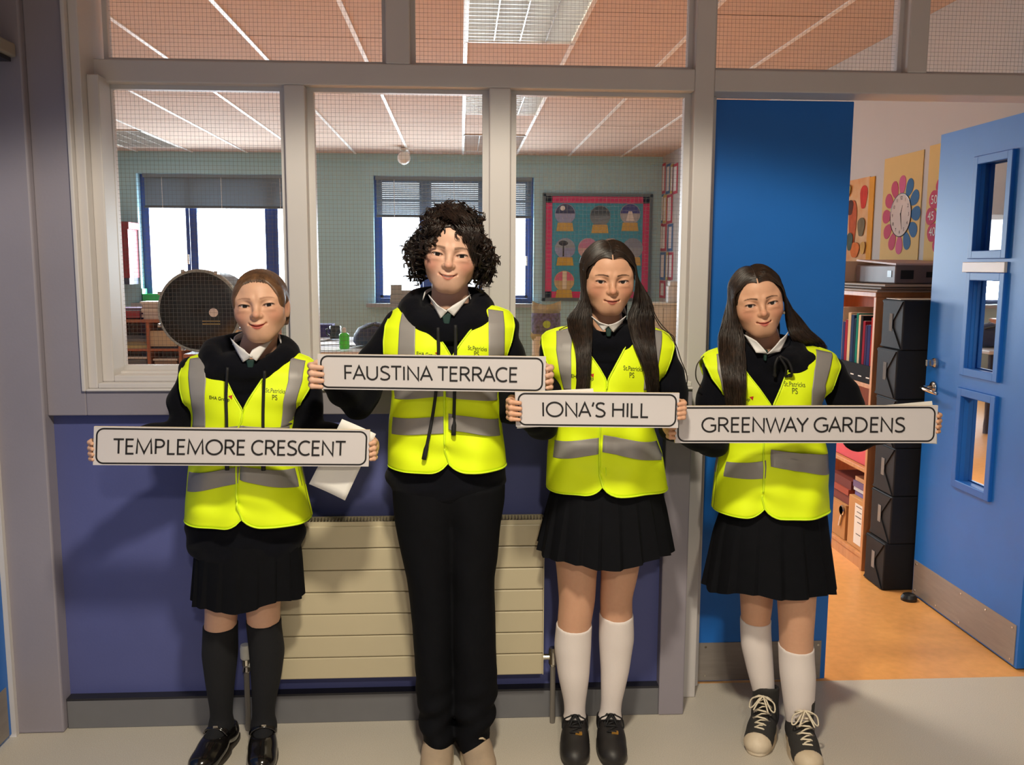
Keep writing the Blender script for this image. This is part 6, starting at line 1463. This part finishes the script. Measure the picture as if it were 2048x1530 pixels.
bun = MB().lathe(hd1.w((0, .125, .045)), [(0, -.03), (.022, -.024), (.032, 0), (.022, .026), (0, .03)], 18); obj('hair_bun', bun, hm1, cap, smooth=True)
# loose sheet hanging from behind the sign
cn = [W(684, 838, -.575), W(752, 868, -.575), W(690, 1001, -.56), W(618, 968, -.56)]
G = np.array([[lerp(lerp(cn[0], cn[1], u), lerp(cn[3], cn[2], u), v) + np.array([0, .006*math.sin(PI*v) + .004*math.sin(PI*u), 0]) for u in np.linspace(0, 1, 8)] for v in np.linspace(0, 1, 10)])
sh_ = obj('paper_sheet', MB().grid(G), M['paper'], smooth=True); solid(sh_, .0006); tag(sh_, 'white sheet of paper held tilted behind the lowest left street sign', 'paper')

# ================================================================== CHILD 2 (curly hair, trousers)
P2 = dict(seed=2.9, Y=-.41, cx=900, eyes=(899, 510), yaw=-2, nod=2, tilt=5, hs=1.03,
    head=dict(wide=1.0, smile=.0055, mouth=.0205, squint=.84, blush=.95, open=.0012, skin=(216, 174, 151), brow=(86, 62, 48), browa=.7, browt=1.25, browz=.0165, lipc=(182, 102, 88), nose=1.05, blushc=(192, 96, 80)),
    neck=.050, label='tall child with dark curly hair, yellow vest and long navy trousers',
    sign=dict(Y=-.63, c=[(635, 708), (1092, 713), (1090, 785), (637, 778)], text=(686, 1036, 733.7, 760.5)),
    hand={-1: dict(px=634, py=752, kind='over'), 1: dict(px=1091, py=757, kind='side')},
    shoulder={-1: (795, 655), 1: (1005, 655)}, elbow={-1: (716, 800, -.42), 1: (1024, 812, -.42)}, sleeve=.050,
    vest=[(610, 822, 980), (616, 797, 1000), (623, 786, 1018), (632, 779, 1026), (650, 772, 1028), (680, 769, 1022), (705, 770, 1013), (735, 776, 1004), (790, 783, 1000), (850, 777, 1003), (900, 775, 1010), (931, 775, 1013)],
    vneck=[(606, 832, 972), (630, 846, 960), (660, 866, 942), (690, 890, 918), (712, 903, 905), (740, 903, 902)], armpit=.18,
    strips=[([(806, 617), (799, 650), (796, 715)], [(832, 622), (831, 650), (830, 715)]), ([(976, 618), (977, 650), (977, 715)], [(1006, 622), (1009, 650), (1008, 715)]),
            ([(783, 762), (783, 792)], [(890, 762), (890, 792)]), ([(892, 762), (892, 793)], [(1000, 762), (1000, 795)]), ([(777, 829), (775, 862)], [(890, 832), (889, 866)]), ([(897, 826), (897, 858)], [(1002, 832), (1009, 866)])], top_strips=(5, 3), backbands=[(760, 793), (828, 864)],
    hoodie=[(606, 865, 935, .07), (618, 825, 980, .09), (640, 795, 1005, .108), (720, 788, 1000, .112), (850, 782, 1002, .110), (932, 776, 1010, .115), (962, 774, 1011, .118), (980, 784, 1004, .110), (990, 800, 990, .10)], hoodie_z=.66,
    hoodpx=dict(cx=892, side=612, front=660, xl=800, xr=982, r=.029),
    collar=dict(c=(893, 616), L=[(856, 588), (881, 637), (895, 622), (876, 612)], R=[(942, 588), (908, 632), (893, 620), (905, 612)]), knot=(893, 634), knotw=.014,
    prints=[('EHA Group', 853, 709, 40, INKB, 1.1), ('St.Patricks', 955, 698, 38, INK, 1.3), ('PS', 953, 709, 10, INK, 1.3)], marks=[(874, 708)],
    cords=[[(876, 655), (877, 705), (871, 790), (860, 860), (848, 918)], [(911, 650), (911, 705), (909, 790), (907, 870)]], cordr=.0046,
    trousers=[[(965, 783, 950), (1000, 785, 935), (1040, 790, 918), (1150, 812, 908), (1250, 826, 906), (1340, 830, 907), (1420, 838, 908), (1468, 846, 909), (1480, 848, 908)], [(965, 855, 1010), (1000, 872, 1008), (1040, 890, 1003), (1150, 900, 990), (1250, 903, 990), (1340, 905, 995), (1420, 906, 990), (1462, 909, 979), (1474, 911, 975)]],
    legs=[dict(Y=-.40, ang=-3, rows=[(1100, 822, 890), (1250, 836, 890), (1400, 852, 900), (1470, 858, 898)]), dict(Y=-.40, ang=10, rows=[(1100, 915, 985), (1250, 915, 975), (1400, 920, 970), (1466, 924, 968)])],
    shoe='beige', shoes=1.06, hands=1.0, folds=1.2)
b2, hd2, v2_, h2, _ = build_person(P2)
street_sign(P2, 'FAUSTINA TERRACE', 'white street sign reading FAUSTINA TERRACE, held highest by the curly haired child')
SCALP_F = P2['head']
hm2 = hair_mat('hair_dark_curls', (20, 14, 11), (44, 30, 24), .36)
cap2 = hair_cap(b2, hd2, hm2, (.004, -.112, -.022), (.066, .093, .100), .005, -.10)
curls = []; rad = []
for k in range(780):
    while True:
        u = rng.normal(0, 1, 3)
        if k > 600: u = np.array([rng.uniform(-.8, .8), -rng.uniform(.2, 1), rng.uniform(.5, 1.1)])
        u /= np.linalg.norm(u)
        p = np.array([0, .018, .014]) + u * np.array([.080, .096, .080])
        if p[2] < -.062: continue
        fx, fz = p[0] - .004, p[2] + .020
        if p[1] < -.01 and (fx/.066)**2 + (fz/.078)**2 < 1: continue
        break
    side = abs(p[0])/.09
    if p[2] < -.040 and p[1] < -.015: continue
    if p[2] < -.030 and abs(p[0]) < .060: continue
    ax_ = u * np.array([1, .8, .9]) * (.55 if p[2] > .06 else .75) + np.array([0, -.05, -.75 if p[2] < .075 else -.1]); 
    if p[2] > .048 and p[1] < -.02: ax_ = np.array([.55*math.copysign(1, p[0] + .012), -.42, rng.uniform(-.45, .35)])
    ax_ /= np.linalg.norm(ax_)
    L_ = rng.uniform(.040, .066) * (1.1 if p[2] < .05 else .8); rr_ = rng.uniform(.0075, .0125); nt = rng.uniform(1.3, 2.3); ph = rng.uniform(0, 2*PI)
    e1 = np.cross(ax_, [.2, .9, .3]); e1 /= np.linalg.norm(e1); e2 = np.cross(ax_, e1); t = np.linspace(0, 1, 26)
    rt = rr_ * np.minimum(1, t*5 + .3); hx_ = p + ax_*(t[:, None]*L_) + (np.cos(ph + t*nt*2*PI)*rt)[:, None]*e1 + (np.sin(ph + t*nt*2*PI)*rt)[:, None]*e2
    for q in range(5):
        o_ = rng.normal(0, .0011, 3); curls.append(hx_ + o_ + (t**2)[:, None]*rng.normal(0, .0015, 3)); rad.append(.0017*(1 - .6*t**2) * rng.uniform(.7, 1.2))
for k in range(170):
    x0 = rng.uniform(-.34, .20) if k < 100 else rng.uniform(-.32, -.02); kk = 1.17 + rng.uniform(0, .10); tw = rng.uniform(.12, .50)*(1 if x0 > -.2 else -1) if k < 100 else rng.uniform(-.16, .14) - x0
    ph_ = np.radians(np.linspace(rng.uniform(70, 105), rng.uniform(24, 36), 9)); tt = np.linspace(0, 1, 9)
    w_ = catmull(on_scalp(np.stack([x0 + tw*tt**2, -np.cos(ph_), np.sin(ph_)], 1), kk)[None], 26)[0]; t = np.linspace(0, 1, 26)
    w_ = w_ + np.stack([.006*np.sin(11*t + k), .003*np.cos(11*t + k), .005*np.cos(11*t + k)], 1)
    for q in range(4): curls.append(w_ + rng.normal(0, .0013, 3)); rad.append(.0017*(1 - .6*t**2))
# locks falling over the forehead towards the picture's right
for k in range(150):
    x0 = rng.uniform(-.035, .045); a = np.array([[x0, -.050 + rng.uniform(-.004, .012), .088 - abs(x0)*.3], [x0 + .018 + rng.uniform(-.004, .01), -.084, .076 + rng.uniform(-.008, .006)], [x0*.6 + .042 + rng.uniform(-.006, .008), -.088, .050 + rng.uniform(-.010, .008)], [.056 + rng.uniform(-.004, .012), -.072, .022 + rng.uniform(-.02, .02)], [.062 + rng.uniform(-.004, .012), -.060, -.004 + rng.uniform(-.02, .012)]])
    if x0 < -.012: a = np.array([[x0, -.052, .086 - abs(x0)*.3], [x0 - .012, -.084, .072 + rng.uniform(-.006, .004)], [x0 - .022 + rng.uniform(-.006, 0), -.082, .060 + rng.uniform(-.01, .004)], [-.060 - rng.uniform(0, .008), -.066, .040 + rng.uniform(-.01, .01)], [-.068, -.05, .010]])
    w_ = catmull(a[None], 26)[0]; t = np.linspace(0, 1, 26); w_ += np.stack([.003*np.sin(9*t + k), .002*np.cos(9*t + k), .002*np.sin(7*t + 2*k)], 1)*t[:, None]
    curls.append(w_); rad.append(.0014*(1 - .6*t))
Pc = np.array(curls); V, Q = strands_mesh(hd2.ws(Pc.reshape(-1, 3)).reshape(Pc.shape), np.array(rad), 4); net_obj('curls', V, Q, hm2, cap2)

# ================================================================== long straight hair
def long_hair(body, hd, vest, m, part_x, left, right, seed, cutr, nst=1500, back=True, tilt=0.0, cutc=(0, -.112, -.024)):
    """left/right: {'rows': [(py, x_in, x_out, dy)], 'front': bool}; x in photo pixels, dy depth behind (+) the chest line"""
    cap = hair_cap(body, hd, m, cutc, cutr, .001, -.10)
    Y = vest.Y; allP = []
    for s, side in ((-1, left), (1, right)):
        N = nst; u = rng.uniform(0, 1, N); v = rng.uniform(0, 1, N)
        phi = np.radians(16 + 108*np.clip(u*.75 + v*.25 + rng.normal(0, .03, N), 0, 1))
        d0 = np.stack([np.full(N, part_x + s*.02), -np.cos(phi), np.sin(phi)], 1); d0 /= np.linalg.norm(d0, axis=1, keepdims=True)
        az = np.radians(-43 + 80*u)                                   # where the strand crosses the side of the head
        d2 = np.stack([s*np.cos(az)*1.0, np.sin(az), np.full(N, -.12)], 1); d2 /= np.linalg.norm(d2, axis=1, keepdims=True)
        mid = lambda t: d0*(1-t) + d2*t + np.stack([np.zeros(N), -.10*(1-u)*math.sin(PI*t), .22*math.sin(PI*t)*np.ones(N)], 1)
        kk = 1.045 + .050*v
        pl = [hd.ws(on_scalp(d0, 1.03 + 0*v[:, None])), hd.ws(on_scalp(mid(.22), (1.045 + .035*v)[:, None])), hd.ws(on_scalp(mid(.48), kk[:, None])), hd.ws(on_scalp(mid(.76), (kk + .01)[:, None])), hd.ws(on_scalp(d2, (kk + .01)[:, None]))]
        uu = np.clip(u*.78 + .22*v + rng.normal(0, .03, N), 0, 1)
        for (py, xi, xo, dy) in side['rows']:
            x = xi + (xo - xi)*uu; q = np.array([W(a, py, Y - .06) for a in x])
            if dy == 'chest':
                yy = np.array([float(vest.y(np.clip(a, vest.c(b) - vest.hw(b)*.93, vest.c(b) + vest.hw(b)*.93), b, .010)) for a, b in zip(q[:, 0], q[:, 2])]) - .006 - .016*v
            else: yy = Y + dy + .055*u - .02*v
            pl.append(np.array([W(a, py, b) for a, b in zip(x, yy)]))
        PP = np.stack(pl, 1); end = PP[:, -1] - PP[:, -2]; PP[:, -1] += end * rng.uniform(-.35, .12, N)[:, None]
        PP[:, 5:] += rng.normal(0, .0016, PP[:, 5:].shape); allP.append((PP, s))
    for PP, s in allP: add_strands(cap, 'hair_lock', PP, .00125, .0007, m, 28)
    if back:
        N = 420; a = rng.uniform(-1, 1, N); d0 = np.stack([.9*a, .45 + .5*rng.uniform(0, 1, N), .55*np.ones(N) + .3*rng.uniform(0, 1, N)], 1); d2 = np.stack([.80*a, .55 + .3*(1 - a*a), -.15*np.ones(N)], 1)
        pl = [hd.ws(on_scalp(d0, 1.05)), hd.ws(on_scalp(d0*.5 + d2*.5, 1.06)), hd.ws(on_scalp(d2, 1.06))]
        b = hd.ws(np.stack([.072*a, .075 + .02*(1 - a*a), np.full(N, -.10)], 1)); pl.append(b); c_ = b + np.array([0, .02, -.10]); c_[:, 1] = np.maximum(c_[:, 1], Y + .06); pl.append(c_)
        add_strands(cap, 'hair_back', np.stack(pl, 1), .0026, .0016, m, 20)
    return cap
# ================================================================== CHILD 3 (long hair, Iona)
P3 = dict(seed=4.2, Y=-.37, cx=1212, eyes=(1225, 564), yaw=0, nod=6, tilt=0, hs=.97,
    head=dict(wide=1.02, smile=.0028, mouth=.0180, squint=.86, blush=.8, skin=(208, 160, 131), brow=(52, 34, 26), browa=.9, browt=.85, browz=.0165, lipc=(156, 74, 66), ears=False),
    neck=.045, label='child with long straight dark hair, yellow vest, skirt and white knee socks, beside the post',
    sign=dict(Y=-.655, c=[(1030, 783), (1359, 786), (1356, 856), (1032, 853)], text=(1082, 1298, 805.6, 833)),
    hand={-1: dict(px=1030, py=820, kind='over', spread=1.0), 1: dict(px=1357, py=821, kind='tips', spread=.86)},
    shoulder={-1: (1108, 700), 1: (1325, 700)}, elbow={-1: (1084, 848, -.43), 1: (1350, 850, -.43)}, sleeve=.044,
    vest=[(652, 1142, 1288), (659, 1112, 1318), (665, 1095, 1333), (673, 1086, 1343), (690, 1084, 1346), (715, 1089, 1338), (745, 1103, 1324), (775, 1112, 1314), (810, 1110, 1308), (860, 1103, 1310), (905, 1098, 1325), (976, 1095, 1336)],
    vneck=[(650, 1150, 1280), (675, 1160, 1264), (705, 1178, 1245), (735, 1198, 1226), (759, 1211, 1213), (780, 1211, 1211)], armpit=.175,
    strips=[([(1112, 662), (1112, 700), (1118, 740), (1128, 780)], [(1143, 655), (1142, 700), (1142, 740), (1142, 780)]), ([(1292, 655), (1292, 700), (1288, 740), (1286, 780)], [(1322, 662), (1320, 700), (1314, 735), (1306, 775)]),
            ([(1108, 802), (1106, 836)], [(1208, 802), (1206, 836)]), ([(1208, 802), (1206, 836)], [(1308, 802), (1309, 836)]), ([(1103, 878), (1099, 912)], [(1198, 875), (1196, 908)]), ([(1206, 869), (1204, 903)], [(1312, 880), (1326, 916)])], top_strips=(5, 3), backbands=[(802, 836), (874, 910)],
    hoodie=[(650, 1180, 1250, .07), (662, 1135, 1292, .085), (690, 1104, 1328, .10), (780, 1116, 1310, .105), (880, 1108, 1310, .105), (960, 1104, 1322, .112), (985, 1112, 1318, .105)], hoodie_z=.74,
    hood=True, hoodpx=dict(cx=1214, side=664, front=694, xl=1150, xr=1280, r=.018),
    collar=dict(c=(1217, 646), L=[(1180, 630), (1206, 662), (1219, 650), (1198, 646)], R=[(1254, 630), (1227, 664), (1215, 650), (1232, 646)]), knot=(1218, 659), knotw=.010,
    prints=[('EHA Group', 1166, 756, 44, INKB, 1.1), ('St.Patricks', 1267, 738, 40, INK, 1.3), ('PS', 1264, 751, 10, INK, 1.3)], marks=[(1185, 752)], cords=[],
    skirt=[(965, 1104, 1322, .112), (1010, 1093, 1332, .128), (1098, 1074, 1347, .160)], pleats=20,
    legs=[dict(Y=-.36, ang=-7, sock=1256, sockm=M['sock_w'], rows=[(1090, 1107, 1201), (1150, 1113, 1194), (1200, 1117, 1191), (1250, 1114, 1183), (1295, 1110, 1182), (1350, 1117, 1178), (1405, 1129, 1170), (1440, 1130, 1169)]),
          dict(Y=-.36, ang=-5, sock=1234, sockm=M['sock_w'], rows=[(1090, 1201, 1286), (1150, 1201, 1276), (1195, 1199, 1265), (1235, 1200, 1266), (1280, 1200, 1268), (1340, 1203, 1258), (1405, 1203, 1242), (1440, 1199, 1240)])],
    shoe='black', shoes=1.0, hands=.88)
b3, hd3, v3_, h3, _ = build_person(P3)
street_sign(P3, "IONA'S HILL", "short white street sign reading IONA'S HILL, overlapping its two neighbours")
SCALP_F = P3['head']
hm3 = hair_mat('hair_dark_brown', (26, 18, 13), (48, 33, 23), .45)
long_hair(b3, hd3, v3_, hm3, -.01, dict(rows=[(600, 1180, 1160, -.03), (640, 1184, 1134, -.045), (690, 1183, 1150, 'chest'), (740, 1180, 1154, 'chest'), (792, 1177, 1152, 'chest')]),
          dict(rows=[(600, 1267, 1302, -.03), (640, 1255, 1308, -.045), (690, 1268, 1310, 'chest'), (740, 1288, 1316, 'chest'), (792, 1296, 1317, 'chest')]), 3, (.0790, .099, .106), cutc=(0, -.112, -.024))
for k, pl_ in enumerate(([(1298, 600), (1316, 640), (1340, 668), (1352, 690), (1362, 720), (1374, 752), (1372, 782)], [(1302, 620), (1322, 655), (1346, 672), (1350, 690)], [(1175, 600), (1156, 640), (1128, 655), (1118, 660)])):
    pts = catmull(np.array([[W(a, b, -.40 - .01*(b > 660)) for a, b in pl_]]), 26); V, Q = strands_mesh(pts, np.full((1, 26), .0014), 4); net_obj('stray_strand', V, Q, hm3, [o for o in b3.children if o.name.startswith('hair')][0])
def papers(name, label, quads, sgY):
    r = None
    for k, q in enumerate(quads):
        o = obj('paper_sheet', MB().prism([W(a, b, sgY + .011 + .0015*k) for a, b in q], (0, .0008, 0)), M['paper']); tag(o, label[k], 'paper', name)
papers('papers behind the signs', ["white sheet showing at the top left edge behind the IONA'S HILL sign", "white sheet showing at the bottom left corner behind the IONA'S HILL sign"], [[(1040, 784), (1186, 777), (1190, 800), (1040, 806)], [(1033, 815), (1034, 857), (1100, 852), (1100, 815)]], -.655)

# ================================================================== CHILD 4 (far right, long hair)
P4 = dict(seed=5.7, Y=-.36, cx=1542, eyes=(1524, 609), yaw=-8, nod=3, tilt=-9, hs=.96,
    head=dict(wide=1.0, smile=.0042, mouth=.0172, squint=.92, blush=.75, skin=(212, 163, 133), brow=(58, 38, 28), browa=.9, browt=.85, browz=.0170, lipc=(180, 82, 76), ears=True, nose=.94),
    neck=.043, label='child with long dark hair and canvas high tops, standing before the doorway, far right',
    sign=dict(Y=-.61, c=[(1350, 812), (1876, 811), (1872, 886), (1350, 886)], text=(1401, 1810, 835.6, 863.3)),
    hand={-1: dict(px=1352, py=860, kind='side'), 1: dict(px=1872, py=848, kind='side')},
    shoulder={-1: (1432, 740), 1: (1660, 735)}, elbow={-1: (1425, 884, -.40), 1: (1716, 872, -.40)}, sleeve=.044,
    vest=[(694, 1458, 1632), (698, 1440, 1648), (705, 1420, 1668), (713, 1410, 1679), (730, 1410, 1678), (755, 1420, 1664), (785, 1442, 1649), (812, 1452, 1642), (850, 1458, 1643), (900, 1448, 1652), (945, 1440, 1657), (1020, 1432, 1660)],
    vneck=[(690, 1470, 1626), (715, 1480, 1594), (750, 1499, 1572), (785, 1522, 1553), (810, 1539, 1541), (835, 1539, 1538)], armpit=.165,
    strips=[([(1432, 708), (1434, 740), (1444, 780), (1450, 815)], [(1462, 700), (1466, 740), (1474, 780), (1478, 815)]), ([(1629, 698), (1626, 740), (1621, 780), (1620, 815)], [(1662, 705), (1658, 735), (1648, 770), (1644, 810)]),
            ([(1456, 836), (1452, 868)], [(1536, 836), (1534, 868)]), ([(1540, 834), (1540, 866)], [(1643, 836), (1646, 868)]), ([(1442, 922), (1438, 952)], [(1531, 920), (1530, 956)]), ([(1540, 898), (1540, 932)], [(1653, 906), (1657, 946)])], top_strips=(5, 3), backbands=[(834, 868), (908, 944)],
    hoodie=[(690, 1500, 1585, .07), (702, 1455, 1630, .085), (730, 1424, 1664, .10), (800, 1452, 1640, .105), (900, 1456, 1644, .105), (1000, 1446, 1650, .110), (1035, 1452, 1642, .104)], hoodie_z=.68,
    hoodpx=dict(cx=1538, side=702, front=728, xl=1466, xr=1612, r=.025),
    collar=dict(c=(1534, 690), L=[(1487, 668), (1512, 705), (1535, 707), (1512, 682)], R=[(1577, 662), (1560, 703), (1534, 708), (1561, 679)]), knot=(1532, 708), knotw=.006,
    prints=[('EHA Group', 1484, 800, 40, INKB, 1.1), ('St.Patricks', 1592, 770, 42, INK, 1.3), ('PS', 1591, 783, 11, INK, 1.3)], marks=[(1506, 798)], print_slope=-.05,
    cords=[[(1560, 712), (1576, 722), (1584, 742), (1580, 752)], [(1556, 714), (1550, 730), (1548, 752)], [(1558, 712), (1572, 735), (1570, 752), (1580, 750)]], cordr=.0036,
    skirt=[(1008, 1446, 1650, .112), (1060, 1428, 1656, .128), (1165, 1407, 1670, .160)], pleats=16,
    legs=[dict(Y=-.33, ang=-28, sock=1246, sockm=M['sock_w'], rows=[(1150, 1478, 1548), (1205, 1481, 1545), (1250, 1484, 1541), (1295, 1486, 1544), (1345, 1497, 1546), (1390, 1509, 1548), (1425, 1509, 1549)]),
          dict(Y=-.42, ang=-9, sock=1300, sockm=M['sock_w'], rows=[(1150, 1553, 1634), (1215, 1556, 1630), (1265, 1560, 1628), (1305, 1562, 1628), (1350, 1563, 1630), (1405, 1569, 1626), (1455, 1576, 1619), (1485, 1576, 1618)])],
    shoe='canvas', shoes=1.0, hands=.88)
b4, hd4, v4_, h4, _ = build_person(P4)
street_sign(P4, 'GREENWAY GARDENS', 'long white street sign reading GREENWAY GARDENS, held at the far right')
papers('papers behind the signs', ['cream sheet rising behind the right half of the GREENWAY GARDENS sign', 'white sheet at the lower right corner behind the GREENWAY GARDENS sign'], [[(1640, 822), (1864, 802), (1868, 830), (1640, 850)], [(1800, 840), (1874, 815), (1874, 888), (1800, 884)]], -.61)
SCALP_F = P4['head']
hm4 = hair_mat('hair_dark_brown_warm', (28, 19, 13), (56, 38, 26), .45)
long_hair(b4, hd4, v4_, hm4, -.05, dict(rows=[(640, 1480, 1446, -.03), (680, 1488, 1436, -.045), (725, 1490, 1440, 'chest'), (770, 1492, 1446, 'chest'), (822, 1490, 1455, 'chest')]),
          dict(rows=[(640, 1572, 1602, -.0), (668, 1578, 1628, -.01), (684, 1590, 1648, -.01), (700, 1600, 1652, .045), (735, 1600, 1650, .085)]), 4, (.0790, .099, .106), cutc=(0, -.112, -.024))
for k, pl_ in enumerate(([(1408, 712), (1394, 730), (1392, 755), (1402, 775)],)):
    pts = catmull(np.array([[W(a, b, -.42) for a, b in pl_]]), 22); V, Q = strands_mesh(pts, np.full((1, 22), .0017), 4); net_obj('stray_strand', V, Q, hm4, [o for o in b4.children if o.name.startswith('hair')][0])
er = hd4.w((.074, -.004, -.042)); obj('earring', MB().lathe(er, [(0, -.006), (.005, -.004), (.005, .004), (0, .006)], 10), M['chrome'], b4, smooth=True)
